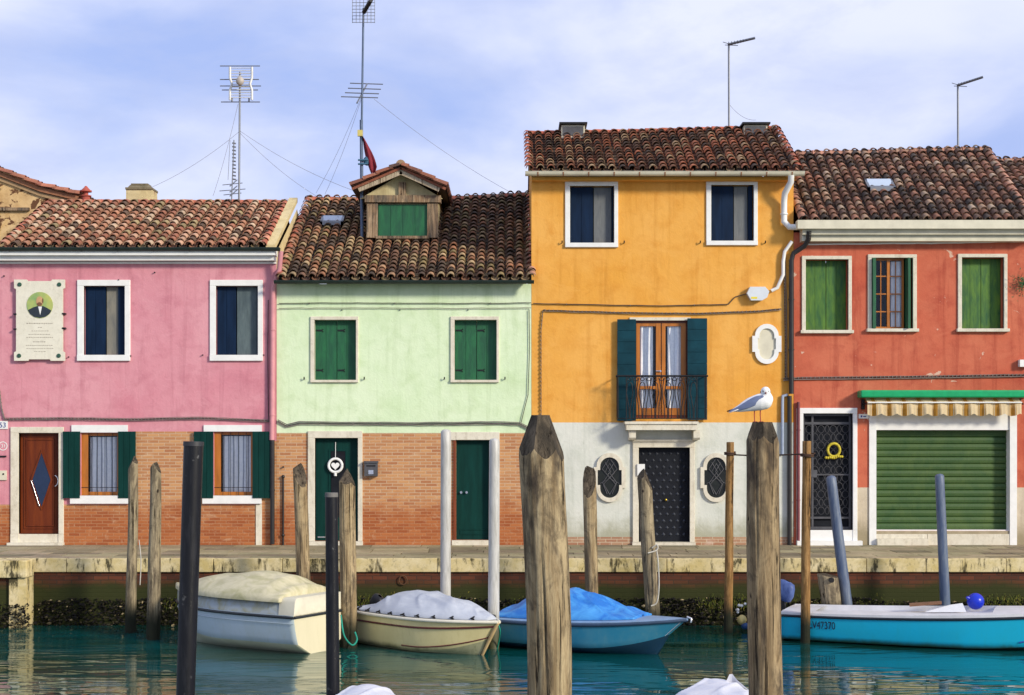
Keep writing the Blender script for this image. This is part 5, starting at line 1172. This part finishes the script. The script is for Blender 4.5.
def smoothpole(top,bot,Y,wt,wb,label,mat,name,group,cap=None,dome=True,zb=-2.3):
    a=W(*top,Y); b_=W(*bot,Y); k=(a.z-zb)/(a.z-b_.z); b_=a+(b_-a)*k; s=(D+Y)/F; r0=wt*s/2; r1=(wt+(wb-wt)*k)*s/2
    o=thing(name,(b_.x,Y,zb),label,'mooring pole',group) if cap else None
    mb=MB(); d=(a-b_).normalized()
    pts=[b_.lerp(a,i/20) for i in range(21)]; rad=[r1+(r0-r1)*i/20 for i in range(21)]
    if dome: pts+= [a+d*r0*.35,a+d*r0*.5]; rad+=[r0*.75,r0*.25]
    mb.tube(pts,rad,28); 
    if not cap: return tag(mb.build(name,mat,None,origin=(b_.x,Y,zb)),label,'mooring pole',group)
    mb.build('shaft',mat,o); mb=MB(); mb.tube([a-d*.01,a+d*.035],[r0*1.06,r0*1.04],28); mb.build('cap',cap,o); return o
def blackmat():
    m,t,b=newmat('black_plastic_pole'); n=noi(t,coords(t,(6,6,.8)),3,7,.7,.3); n2=noi(t,coords(t),9,5,.6)
    c=mix(t,ramp(t,n,.5,.75),(.006,.006,.008),(.022,.022,.026)); c=mix(t,ramp(t,n2,.66,.74),c,(.10,.10,.10)); t.links.new(c,b.inputs['Base Color'])
    b.inputs['Roughness'].default_value=.38; b.inputs['Specular IOR Level'].default_value=.3; bump(t,b,n,.12,.01); return m
M['blackpole']=blackmat()
smoothpole((193.5,445),(185.5,695),-15,19.5,18.5,'tall smooth black pole leaning slightly, at left in front','x' and M['blackpole'],'mooring_pole','smooth black mooring poles',cap=simple('black_cap',(.03,.03,.035),.5),dome=False)
smoothpole((331.5,496),(333,695),-14,12.5,13.5,'thinner smooth black pole with worn grey top before the green door',M['blackpole'],'mooring_pole','smooth black mooring poles',cap=simple('worn_grey_cap',(.16,.15,.14),.7),dome=False)
def palepole(nm,c,dirt,wet=-.75):
    m,t,b=newmat(nm); n=noi(t,coords(t,(7,7,1)),2.4,7,.65,.3); cc=mix(t,ramp(t,n,.42,.72),c,dirt); z,x=zcoord(t)
    zz=mth(t,'ADD',z,mth(t,'MULTIPLY',n,-.5)); cc=mix(t,mr(t,zz,2.3+wet-.5,2.3+wet),cc,(.07,.07,.035)); t.links.new(cc,b.inputs['Base Color']); b.inputs['Roughness'].default_value=.5; bump(t,b,n,.15,.01); return m
M['palep']=palepole('pale_grey_pole',(.50,.49,.46),(.30,.29,.26)); M['bluep']=palepole('blue_grey_pole',(.065,.095,.165),(.17,.20,.24),wet=-1.1)
smoothpole((446,432),(445.5,590),-5.2,10.5,10.5,'pale grey pole between the two green doors, behind the covered boat',M['palep'],'mooring_pole','pale grey mooring poles')
smoothpole((494.5,441),(493.5,640),-6.45,10.5,11.5,'pale grey pole at the bow of the grey covered boat',M['palep'],'mooring_pole','pale grey mooring poles')
smoothpole((831,478),(847,606),-4.3,10,11,'slanting blue grey pole before the iron grille door',M['bluep'],'mooring_pole','blue grey metal poles')
smoothpole((939.5,476),(945,600),-4.3,9,10,'nearly upright blue grey pole before the roller shutter',M['bluep'],'mooring_pole','blue grey metal poles')
# stump hole
mb=MB(); c=W(829,579,-4.35); mb.tube([c+Vector((0,-.22,0)),c+Vector((0,-.05,0))],.045,10); o=mb.build('bolt_hole',M['dark'],bpy.data.objects['mooring_stump'],origin=bpy.data.objects['mooring_stump'].location)
# ropes
def rope(pts,r,mat,label,name='rope'):
    P_=[Vector(p) for p in pts]; out=[]
    for i in range(len(P_)-1):
        p0=P_[max(i-1,0)];p1=P_[i];p2=P_[i+1];p3=P_[min(i+2,len(P_)-1)]
        for k in range(8):
            t_=k/8; out.append(.5*((2*p1)+(-p0+p2)*t_+(2*p0-5*p1+4*p2-p3)*t_*t_+(-p0+3*p1-3*p2+p3)*t_**3))
    out.append(P_[-1]); mb=MB(); mb.tube(out,r,6); return tag(mb.build(name,mat,None,origin=P_[0]),label,'rope')
a=W(730,452,-4.5); b_=W(807,453.5,-5.8)
def coil(c,r): return [c+Vector((r*math.cos(q*PI/3),r*math.sin(q*PI/3),-.004*q)) for q in range(13)]
rope(coil(a,.09)+[a.lerp(b_,.3)-Vector((0,0,.05)),a.lerp(b_,.7)-Vector((0,0,.03))]+coil(b_,.1),.014,simple('brown_rope',(.07,.035,.02),.8),'brown rope stretched between the two thin brown poles')
rope([W(656,548,-5.15),W(658,560,-5.2),W(659,585,-5.2),W(657,602,-5.2),W(651,606,-5.2)],.012,M['rope'],'white rope hanging down the leaning pole before the studded door')
rope([W(652,548,-5.15),W(657,545,-5.17),W(657,550,-5.2),W(648,553,-5.25)],.012,M['rope'],'white rope knot on the leaning pole')
rope([W(341,615,-6.5),W(344,635,-6.6),W(352,645,-6.6),W(357,640,-6.55),W(355,632,-6.5)],.014,M['grope'],'green rope looping from the white dinghy to its pole')
rope([W(497,622,-6.75),W(500,630,-6.75),W(499,640,-6.6),W(497,650,-6.5)],.012,M['grope'],'green rope at the bow of the grey covered boat')
rope([W(139,540,-4.55),W(141,560,-4.6),W(140,585,-4.6)],.009,M['rope'],'thin white cord hanging beside the leftmost wooden pole')
mb=MB(); n=14; c=W(403,580,-3.46); mb.tube([(c.x+.07*math.cos(2*PI*k/n),-3.48,c.z+.08*math.sin(2*PI*k/n)) for k in range(n+1)],.012,6,cap=False); tag(mb.build('mooring_ring',simple('rusty_iron',(.10,.045,.02),.8),None,origin=c),'rusty iron ring on the quay wall behind the covered boat','mooring ring')

# ------------------------------------------------------------------ boats
def hullmat(nm,c,dirt,amt=.35,rough=.32,low=None):
    m,t,b=newmat(nm); n=noi(t,coords(t,(1,1,.5)),2.5,7,.65,.3); f=noi(t,coords(t,(9,9,1.2)),2,5,.6); cc=mix(t,mth(t,'MULTIPLY',ramp(t,n,.42,.75),amt),c,dirt); cc=mix(t,mth(t,'MULTIPLY',ramp(t,f,.55,.75),amt*.7),cc,dirt)
    if low:
        z,x=zcoord(t); cc=mix(t,mr(t,mth(t,'ADD',z,mth(t,'MULTIPLY',n,-.12)),-.04,.05),cc,low)
    t.links.new(cc,b.inputs['Base Color']); b.inputs['Roughness'].default_value=rough; bump(t,b,n,.05,.01); return m
def clothmat(nm,c,c2,scale=3,rough=.7):
    m,t,b=newmat(nm); v=coords(t,(1,1.6,1),(0,0,.5)); n=noi(t,v,scale,7,.6,1.2); f=noi(t,coords(t),12,5,.6,.5)
    t.links.new(mix(t,ramp(t,n,.4,.7),c,c2),b.inputs['Base Color']); b.inputs['Roughness'].default_value=rough
    p=bump(t,b,n,.35,.03); bump(t,b,f,.15,.01,p); return m
class Boat:
    def __init__(s,name,label,stern,heading,L,B,hs,hb,draft=.18,st=.8,p=2.2,flare=.82,rake=.35,group=None,chine0=.02,chine1=.25,widest=.4):
        s.L,s.B,s.hs,s.hb,s.draft,s.st,s.p,s.flare,s.rake,s.c0,s.c1,s.wd=L,B,hs,hb,draft,st,p,flare,rake,chine0,chine1,widest
        s.o=thing(name,(stern[0],stern[1],WATER),label,'boat',group); s.o.rotation_euler=(0,0,heading); s.n=28
        WL[s.o]=Vector((0,0,0))
    def bs(s,t):
        if t<s.wd: return s.B/2*(s.st+(1-s.st)*math.sin(PI/2*t/s.wd))
        return s.B/2*max(.0,1-((t-s.wd)/(1-s.wd))**s.p)
    def zs(s,t): return s.hs+(s.hb-s.hs)*t**1.8
    def pt(s,t,v,side):   # v: 0 keel, 1 chine, 2 sheer (continuous)
        b=s.bs(t); xs=s.L*t; e=max(0,(t-.55)/.45)
        xk=xs-s.rake*e**2.2; zk=-s.draft+(s.draft*.3)*e**2; zc=s.c0+(s.c1)*e**1.6; xc=xs-s.rake*.55*e**2
        bc=b*s.flare*(1-.35*e)
        if v<=1: return Vector((xk+(xc-xk)*v, side*bc*v, zk+(zc-zk)*v))
        q=v-1; z=zc+(s.zs(t)-zc)*q; bulge=.015*math.sin(PI*q)
        return Vector((xc+(xs-xc)*q, side*(bc+(b-bc)*q+bulge*(1-e)), z))
    def hull(s,top,bottom,stern=None):
        mb=MB(); V=[0,.5,1,1.2,1.5,1.8,2]; n=s.n
        for side in (-1,1):
            rows=[[s.pt(i/n,v,side) for v in V] for i in range(n+1)]
            for k in range(len(V)-1):
                mb.loft([[r[k],r[k+1]] for r in rows],1 if V[k+1]<=1 else 0)
        l=[s.pt(0,v,-1) for v in V]; r=[s.pt(0,v,1) for v in V]
        mb.loft([l,r],2,None,False)
        o=mb.build('hull',[top,bottom,stern or top],s.o,weld=True); return o
    def rail(s,mat,r=.03,name='rub_rail',v=2,dy=0.01,t0=0,t1=1,transom=True,sides=(-1,1)):
        mb=MB()
        for side in sides: mb.tube([s.pt(t0+(t1-t0)*i/40,v,side)+Vector((0,side*dy,0)) for i in range(41)],r,8)
        if transom and t0==0: mb.tube([s.pt(0,v,-1)+Vector((-.01,0,0)),s.pt(0,v,1)+Vector((-.01,0,0))],r,8)
        return mb.build(name,mat,s.o)
    def deck(s,mat,t0=0,t1=1,camber=.04,name='deck',dz=.0):
        mb=MB(); n=20; rows=[]
        for i in range(n+1):
            t=t0+(t1-t0)*i/n; b=s.bs(t)+.005; rows.append([Vector((s.L*t,b*u,s.zs(t)+dz+camber*(1-u*u)*(b/(s.B/2)))) for u in [k/5-1 for k in range(11)]])
        mb.loft(rows); mb.loft([[r[0],r[0]-Vector((0,0,.03))] for r in rows]) ; mb.loft([[r[-1],r[-1]-Vector((0,0,.03))] for r in rows])
        return mb.build(name,mat,s.o)
    def cover(s,mat,prof,t0,t1,over=.03,skirt=.05,wr=.02,name='cover',seed=0,dz=.02,pw=2.2,inset=1.0,ridge=0):
        mb=MB(); n=110; m_=56; rows=[]
        def h(t):
            for (a,ha),(b_,hb_) in zip(prof[:-1],prof[1:]):
                if a<=t<=b_: k=(t-a)/(b_-a); k=k*k*(3-2*k); return ha+(hb_-ha)*k
            return prof[-1][1]
        for i in range(n+1):
            t=t0+(t1-t0)*i/n; b=s.bs(t)*inset+over; row=[]
            row.append(Vector((s.L*t,-b,s.zs(t)+dz-skirt)))
            for k in range(m_+1):
                u=k/m_*2-1; x=s.L*t; y=b*u; hh=h(t)*max(0,1-abs(u)**pw)**.75+ridge*(1-abs(u))*h(t)
                nn=wr*(nz(x*1.6,y*1.8,seed)*1.6+(1-abs(nz(x*1.7+y*1.3,y*2-x*.6,seed+5))*3.2)*.7+1.1*max(0,1-abs(nz(x*1.1+y*1.9,x*.5-y*1.2,seed+9))*8))*min(1,hh*6+.15)*(1-abs(u)**6)
                row.append(Vector((x,y,s.zs(t)+dz+hh+nn)))
            row.append(Vector((s.L*t,b,s.zs(t)+dz-skirt))); rows.append(row)
        rows=[[Vector((p.x,p.y,rows[0][0].z)) for p in rows[0]]]+rows+[[Vector((p.x,p.y,rows[-1][0].z)) for p in rows[-1]]]
        mb.loft(rows); return mb.build(name,mat,s.o,weld=True)
def outboard(boat,mat,x=-.12,z=.35,s=1.0,tilt=35):
    mb=MB(); rot=Matrix.Rotation(R(tilt),3,'Y'); c=Vector((x,0,z))
    def T(p): return c+rot@(Vector(p)*s)
    secs=[(0,.09,.06),(.03,.15,.09),(.12,.17,.11),(.25,.15,.10),(.31,.12,.08),(.33,.04,.03)]
    mb.loft([[T((-.03*z_/.3+rx*math.copysign(abs(math.cos(a))**.6,math.cos(a)),ry*math.copysign(abs(math.sin(a))**.6,math.sin(a)),z_)) for a in [2*PI*k/16 for k in range(16)]] for z_,rx,ry in secs],closed=True)
    mo=mb.build('outboard_motor',mat,boat.o)
    mb=MB(); mb.tube([T((0,0,0)),T((0,0,-.5))],[.05*s,.035*s],10); mb.box(-.02+x,.06+x,-.06,.06,z-.15,z); mb.build('motor_leg',M['ironblack'],mo); return mo
def heading(dx,dy): return math.atan2(dy,dx)
# 1: pale dinghy with hooded cover, bow away to the left
C=W(294,655,-7.4); u=Vector((-.865,.50,0)).normalized(); nrm=Vector((.50,.865,0)).normalized()
st=Vector((C.x,C.y,0))+nrm*.66
B1=Boat('dinghy','white dinghy under a cream hooded cover, leftmost boat',(st.x,st.y),heading(u.x,u.y),2.95,1.38,.62,.66,draft=.14,st=.97,p=3.0,flare=.84,rake=.15,widest=.3,chine0=.17,chine1=.08)
hm=hullmat('dinghy_hull_shade_tint',(.47,.56,.63),(.38,.44,.38),.5,low=(.16,.19,.10))  # bluish shade of this side put into the hull colour, plus dirt
B1.hull(hm,hullmat('dinghy_bottom',(.58,.58,.44),(.32,.34,.18),.5),hullmat('transom_sunlit_tint',(.68,.62,.44),(.5,.46,.3),.3)); B1.rail(simple('black_rubber',(.02,.025,.03),.5),.022,'rub_rail',1.93)  # transom gets its own cream: sunlight painted into the colour
tarp=clothmat('grey_blue_tarp',(.36,.41,.44),(.30,.29,.17),4); creamc=clothmat('cream_hood',(.56,.51,.34),(.36,.34,.18),2.6)
B1.cover(tarp,[(0,.26),(.5,.22),(1,.15)],.10,.985,over=-.01,skirt=.03,wr=.010,name='side_cover',seed=2,pw=14,dz=.0)
B1.cover(M['cream'],[(0,.26),(.1,.26)],0,.098,over=-.005,skirt=.01,wr=.0,name='stern_box',seed=2,pw=30,dz=.0)
hood=B1.cover(creamc,[(.0,.0),(.06,.06),(.12,.17),(.22,.29),(.38,.33),(.62,.25),(1,.03)],.085,1.0,over=.03,skirt=.05,wr=.006,name='hood',seed=4,dz=.24,pw=2.0)
mb=MB()
for side in (-1,1): mb.tube([B1.pt(i/30,1.72,side)+Vector((0,side*.012,0)) for i in range(31)],.006,5)
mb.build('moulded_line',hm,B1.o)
# 2: cream boat, grey cover
bow=Vector((-.20,-7.45,0)); u=Vector((.72,-.69,0)).normalized(); L2=2.85; st=bow-u*L2
B2=Boat('covered_boat','cream motorboat with dark red stripe under a pale grey tarpaulin',(st.x,st.y),heading(u.x,u.y),L2,1.26,.54,.54,draft=.14,st=.86,p=2.3,flare=.84,rake=.42,chine0=.03,chine1=.22)
hm=hullmat('cream_hull',(.72,.62,.32),(.46,.38,.15),.4,low=(.13,.12,.06)); B2.hull(hm,hullmat('cream_bottom',(.42,.40,.24),(.12,.13,.05),.7))
B2.rail(simple('cream_rail',(.72,.68,.55),.4,var=.06),.026,'rub_rail',1.97,.02)
redm=simple('dark_red_stripe',(.11,.02,.02),.5); B2.rail(redm,.015,'stripe',1.72,.006,transom=False); B2.rail(redm,.010,'lower_stripe',1.12,.004,t0=.45,transom=False)
B2.deck(simple('cream_deck',(.72,.69,.58),.45,var=.06),0,1,.03)
gt=clothmat('pale_grey_tarp',(.40,.43,.49),(.50,.53,.58),2.4)
B2.cover(gt,[(0,.02),(.10,.06),(.26,.22),(.45,.27),(.7,.20),(.88,.08),(1,.01)],.03,.95,over=-.02,skirt=.015,wr=.022,seed=9,pw=2.0,dz=.03,ridge=.15)
for side in (-1,1):
    for k in range(9):
        t_=.08+k*.1; p_=B2.pt(t_,2,side)+Vector((0,-side*.02,.04)); mb=MB(); mb.tube([p_+Vector((0,-side*.09,.03)),p_+Vector((.02,side*.02,.0))],.016,6); mb.tube([p_+Vector((-.05,0,-.01)),p_,p_+Vector((.05,0,-.015))],.012,6); mb.build('tie_hook',M['ironblack'],B2.o)
M['x']=None; outboard(B2,M['ironblack'],.02,.50,.8,35)
mb=MB(); p_=B2.pt(.985,1.95,0); q_=B2.pt(.97,0.3,0); mb.tube([p_+Vector((.03,0,0)),q_+Vector((.05,0,0))],[.035,.02],8); mb.build('stem_strip',simple('worn_stem',(.60,.42,.2),.6),B2.o)
# 3: blue boat
bow=Vector((2.66,-7.38,0)); u=Vector((.875,-.485,0)).normalized(); L3=3.25; st=bow-u*L3
B3=Boat('covered_boat','blue motorboat under a bright blue tarpaulin, behind the thickest pole',(st.x,st.y),heading(u.x,u.y),L3,1.34,.46,.58,draft=.14,st=.88,p=2.2,flare=.86,rake=.55,chine0=.10,chine1=.22)
hm=hullmat('blue_hull',(.025,.19,.32),(.12,.27,.32),.5,low=(.01,.04,.07)); B3.hull(hm,hullmat('navy_bottom',(.008,.035,.075),(.02,.05,.06),.4)); B3.rail(simple('navy_rail',(.03,.06,.12),.5),.03,'rub_rail',1.9,.006)
B3.deck(simple('pale_blue_deck',(.22,.34,.52),.45,var=.12),0,1,.05)
bt=clothmat('blue_tarp',(.010,.15,.52),(.07,.34,.72),2.6,.5)
B3.cover(bt,[(0,.02),(.08,.08),(.22,.27),(.40,.33),(.52,.25),(.68,.09),(.78,.02)],.05,.77,over=-.10,skirt=.02,wr=.03,seed=13,pw=1.9,dz=.04,ridge=.25)
mb=MB(); p_=B3.pt(1,2,0); mb.tube([p_+Vector((-.02,0,.02)),p_+Vector((.05,0,.0)),p_+Vector((.04,0,-.06))],.018,6); mb.build('bow_eye',M['chrome'],B3.o)
mb=MB(); p_=B3.pt(.74,2,0)+Vector((0,0,.07)); mb.tube([p_+Vector((0,-.06,0)),p_+Vector((0,.06,.0))],.015,6); mb.tube([p_,p_+Vector((.1,0,-.02))],.02,6); mb.build('deck_cleat',M['ironblack'],B3.o)
mb=MB(); mb.tube([B3.pt(.985,1.8,-1),B3.pt(.97,1.0,-1)],.012,6); mb.build('stem_strip',M['chrome'],B3.o)
# 4: turquoise skiff
st=Vector((4.62,-4.98,0)); u=Vector((.925,-.38,0)).normalized()
B4=Boat('skiff','long turquoise open skiff with white top and registration number, right edge',(st.x,st.y),heading(u.x,u.y),5.3,1.50,.46,.70,draft=.12,st=.85,p=2.4,flare=.88,rake=.6,chine0=.03,chine1=.20)
hm=hullmat('turquoise_hull',(.008,.42,.66),(.02,.36,.44),.35,low=(.03,.10,.07)); B4.hull(hm,hullmat('dark_bottom',(.015,.03,.03),(.04,.05,.03),.5)); B4.rail(simple('black_rail',(.015,.02,.03),.5),.024,'rub_rail',1.90,.004)
wd=simple('white_deck',(.66,.66,.68),.45,var=.08,scale=5)
mb=MB(); rows=[];inn=[]
for side in (-1,1):
    ro_=[]; 
    for i in range(25):
        t_=i/24*.86; b_=B4.bs(t_); ro_.append([Vector((B4.L*t_,side*(b_+.01),B4.zs(t_)-.03)),Vector((B4.L*t_,side*(b_+.01),B4.zs(t_)+.012)),Vector((B4.L*t_,side*max(.02,b_-.17),B4.zs(t_)+.03)),Vector((B4.L*t_,side*max(.02,b_-.18),B4.zs(t_)-.06))])
    mb.loft(ro_,smooth=False)
mb.build('side_deck',wd,B4.o)
mb=MB(); mb.loft([[Vector((B4.L*t_,s_*max(.02,B4.bs(t_)-.17),B4.zs(t_)-.045)) for s_ in (-1,0,1)] for t_ in [k/20*.86 for k in range(21)]]); mb.build('floor',wd,B4.o)
B4.deck(wd,.62,1,.05,'fore_deck',.01); B4.deck(wd,0,.10,.02,'stern_deck',.012)

nrm_side=-1; pA=B4.pt(.05,1.5,-1); pB=B4.pt(.14,1.5,-1); tg=(pB-pA).normalized()
p_=B4.pt(.128,1.60,-1); up_=(B4.pt(.12,1.7,-1)-B4.pt(.12,1.35,-1)).normalized(); nn=tg.cross(up_).normalized()
rm=Matrix((tg,up_,nn)).transposed(); tx=text_mesh(None,'registration_number','LV47370',M['blacktext'],p_+nn*.006,.125,rot=rm.to_euler(),wid=.42,ext=.002); tx.parent=B4.o
outboard(B4,simple('blue_motor_cover',(.015,.035,.15),.5,var=.1,scale=9,c2=(.10,.16,.38),stretch=(1,1,.4)),-.12,.60,1.0,24)
mb=MB(); mb.tube([B4.pt(.70,1.15,-1)+Vector((0,-.01,0)),B4.pt(.85,1.3,-1)+Vector((0,-.02,.02)),B4.pt(.97,1.6,-1)+Vector((0,-.03,0))],.012,6); mb.build('side_rope',simple('blue_rope',(.02,.07,.35),.7),B4.o)
q=B4.o; mat4=Matrix.Translation(Vector((st.x,st.y,WATER)))@Matrix.Rotation(heading(u.x,u.y),4,'Z')
pw_=mat4@Vector((2.95,.40,.56)); mb=MB(); mb.ball(pw_+Vector((0,0,.10)),.135,u=24,v=16); mb.tube([pw_+Vector((-.12,-.03,.15)),pw_+Vector((-.155,-.04,.17))],[.03,.022],10); tag(mb.build('buoy',simple('royal_blue_rubber',(.008,.03,.50),.3,var=.05,bmp=0),None,origin=pw_),'round royal blue buoy lying on the turquoise skiff','buoy')
mb=MB(); a=mat4@Vector((1.92,.30,.55)); b_=mat4@Vector((2.42,.38,.60)); d=(b_-a).normalized(); s2=d.cross(Vector((0,0,1))).normalized()
mb.add([a-s2*.10,a+s2*.10,b_+s2*.08,b_-s2*.08,a-s2*.10+Vector((0,0,.04)),a+s2*.10+Vector((0,0,.04)),b_+s2*.08+Vector((0,0,.04)),b_-s2*.08+Vector((0,0,.04))],[(0,1,2,3),(7,6,5,4),(0,4,5,1),(1,5,6,2),(2,6,7,3),(3,7,4,0)]); tag(mb.build('wooden_plank',simple('brown_plank',(.26,.13,.07),.7,var=.2),None,origin=a),'brown wooden plank lying across the turquoise skiff','plank')
a=mat4@Vector((2.2,-.05,.50)); mb=MB(); mb.add([a,mat4@Vector((2.85,-.05,.53)),mat4@Vector((2.8,.25,.54)),mat4@Vector((2.25,.2,.52)),mat4@Vector((2.6,.02,.63)),mat4@Vector((2.78,.05,.66))],[(0,1,5,4),(1,2,5),(2,3,4,5),(3,0,4),(0,3,2,1)]); tag(mb.build('folded_sheet',simple('white_sheet',(.75,.75,.76),.6,var=.04),None,origin=a),'white folded sheet lying on the skiff beside the blue buoy','sheet')
# near boats at the bottom edge
for nm,lab,px,py,B_,seed,hh in (('covered_boat','white covered boat peeping in at the bottom edge, beside the thin black pole',370,685,1.25,3,.24),('covered_boat','pale covered boat with a peaked tarpaulin at the bottom edge beside the seagull pole',706,681,1.5,5,.26)):
    zt=WATER+.42+.03+hh; dist=(CZ-zt)*F/(py-HZ); x=(px-512)*dist/F
    bt_=Boat(nm,lab,(x+(.04 if seed==3 else -.03),-D+dist-2.55),R(90)+(.02 if seed==3 else -.05),3.0,B_,.42,.44,draft=.12,st=.9,p=2.6,flare=.85,rake=.3)
    hm=hullmat('white_hull_%d'%seed,(.68,.68,.66),(.4,.4,.33),.3); bt_.hull(hm,hm); bt_.rail(M['white'],.025,'rub_rail',1.95,.01); bt_.deck(wd,0,1,.03)
    bt_.cover(clothmat('white_tarp_%d'%seed,(.66,.66,.70),(.56,.58,.68),2.2),[(0,.05),(.2,hh),(.55,hh*1.1),(.85,hh),(.95,hh*.6),(1,.02)],.03,.99,over=.01,skirt=.05,wr=.02,seed=seed,pw=2.0,dz=.03)
    if seed==5:
        mb=MB(); mb.loft([[Vector((2.47,-.10,.70)),Vector((2.49,-.20,.70)),Vector((2.47,-.36,.62))],[Vector((2.44,-.14,.80)),Vector((2.44,-.17,.805)),Vector((2.44,-.22,.74))]]); mb.build('tarp_peak',bpy.data.materials['white_tarp_5'],bt_.o)
# float by the wall
fl_=thing('float',W(742,622,-4.4),'small yellow and white float bobbing by the weedy quay','float')
mb=MB(); c=W(742,620,-4.4); mb.ball(c,.08,.07,.09); mb.build('body',simple('yellow_plastic',(.65,.52,.2),.5,var=.15),fl_)
mb=MB(); mb.ball(c+Vector((.05,-.03,-.10)),.07,.06,.06); mb.build('lower_ball',simple('blue_plastic',(.02,.07,.2),.5),fl_)
mb=MB(); rr=random.Random(12)
for k in range(7): mb.ball(c+Vector((rr.uniform(-.1,.06),rr.uniform(-.06,.0),rr.uniform(.1,.32))),.025,u=8,v=5)
mb.build('white_bobbin',M['white'],fl_)

# ------------------------------------------------------------------ seagull
YG=-16.4
def G(px,py,dy=0): return W(px,py,YG)+Vector((0,dy,0))
sg_=(D+YG)/F
gull=thing('seagull',G(757,422),'white and grey seagull standing on the faceted wooden pole, facing the viewer','bird')
mb=MB()
chain=[(732,410.5,1.2,0),(736,409.5,2.4,0),(741,408,4.0,0),(746,406,5.6,0),(751,404.3,7.0,0),(756,403,7.9,-.005),(760,402,8.4,-.01),(764,401.3,8.2,-.012),(766,399.3,6.9,-.015),(766,396.5,5.4,-.018),(765.3,393.8,4.7,-.02),(765,391.8,4.9,-.025),(765,391.2,4.5,-.03)]
for i in range(len(chain)-1):
    a,b_=chain[i],chain[i+1]
    for k in range(4):
        q=k/4; px=a[0]+(b_[0]-a[0])*q; py=a[1]+(b_[1]-a[1])*q; r=(a[2]+(b_[2]-a[2])*q)*sg_; dy=a[3]+(b_[3]-a[3])*q
        mb.ball(G(px,py,dy),r,r*.92,r,u=16,v=12)
gw=simple('gull_white',(.78,.78,.78),.7,var=.04,scale=30)
bd_=mb.build('body',gw,gull); rm_=bd_.modifiers.new('r','REMESH'); rm_.mode='VOXEL'; rm_.voxel_size=.0035; sm2=bd_.modifiers.new('s','SMOOTH'); sm2.iterations=8; sm2.factor=.6; baked(bd_)
for p_ in bd_.data.polygons: p_.use_smooth=True
bd_.data.materials.clear(); bd_.data.materials.append(gw)
gg=simple('gull_grey',(.15,.19,.33),.7,var=.12,scale=22,stretch=(.5,1,2))
for sd2 in (-1,1):
    mb=MB(); rows=[]
    for (px,py,hw,off) in ((765,398,.6,6.5),(762,398.5,3.2,7.8),(757,400,4.6,7.9),(752,402,4.8,7.2),(747,404.5,4.2,6.2),(741,407.3,2.9,4.4),(735,409.6,1.6,2.6),(729,411.2,.5,1.4)):
        c=G(px,py); rows.append([c+Vector((.0,sd2*(off*sg_*(1-.12*abs(q))-.0)+(0),q*hw*sg_)) for q in (-1,-.6,-.2,.2,.6,1)])
    mb.loft(rows); wg_=mb.build('wing',gg,gull); s4=wg_.modifiers.new('s','SOLIDIFY'); s4.thickness=.010; s4.offset=0; s5=wg_.modifiers.new('ss','SUBSURF'); s5.levels=1; baked(wg_)
    mb=MB(); mb.loft([[G(739,408.3)+Vector((0,sd2*3.4*sg_,q*1.6*sg_)) for q in (-1,0,1)],[G(733,410)+Vector((0,sd2*2.0*sg_,q*1.3*sg_)) for q in (-1,0,1)],[G(727,411.3)+Vector((0,sd2*.8*sg_,q*.5*sg_)) for q in (-1,0,1)]]); o=mb.build('wing_tip',M['ironblack'],wg_); s4=o.modifiers.new('s','SOLIDIFY'); s4.thickness=.006; baked(o)
mb=MB(); mb.loft([[G(738,409)+Vector((0,q*.035,0)) for q in (-1,0,1)],[G(729,412.3)+Vector((0,q*.03,0)) for q in (-1,0,1)]]); o=mb.build('tail',gw,gull); s4=o.modifiers.new('s','SOLIDIFY'); s4.thickness=.006; baked(o)
rdm=simple('gull_red',(.38,.04,.03),.5,var=.1)
for lx in (754.3,760.2):
    mb=MB(); mb.tube([G(lx+.2,409),G(lx,415),G(lx+.4,421.4)],[.006,.0045,.0045],8)
    ft=G(lx+.4,421.8)
    for an in (-35,0,35): mb.tube([ft,ft+Vector((math.sin(R(an))*.035,-math.cos(R(an))*.04,0))],[.005,.003],6)
    mb.add([ft,ft+Vector((-.02,-.033,0)),ft+Vector((0,-.04,0)),ft+Vector((.02,-.033,0))],[(0,1,2,3)]); mb.build('leg',rdm,gull)
hc=G(765,392); mb=MB(); mb.tube([hc+Vector((-.004,-.062,-.010)),hc+Vector((-.008,-.085,-.016)),hc+Vector((-.010,-.105,-.024))],[.009,.0065,.001],8); mb.build('beak',simple('beak_dark_red',(.16,.03,.03),.4),gull)
for sx in (-1,1):
    mb=MB(); mb.ball(hc+Vector((sx*.024-.002,-.056,.006)),.0065,u=10,v=6); mb.build('eye',M['ironblack'],gull)
    mb=MB(); mb.ball(hc+Vector((sx*.040,-.025,-.002)),.008,.012,.011,u=10,v=6); mb.build('ear_patch',simple('ear_grey',(.12,.12,.13),.8),gull)
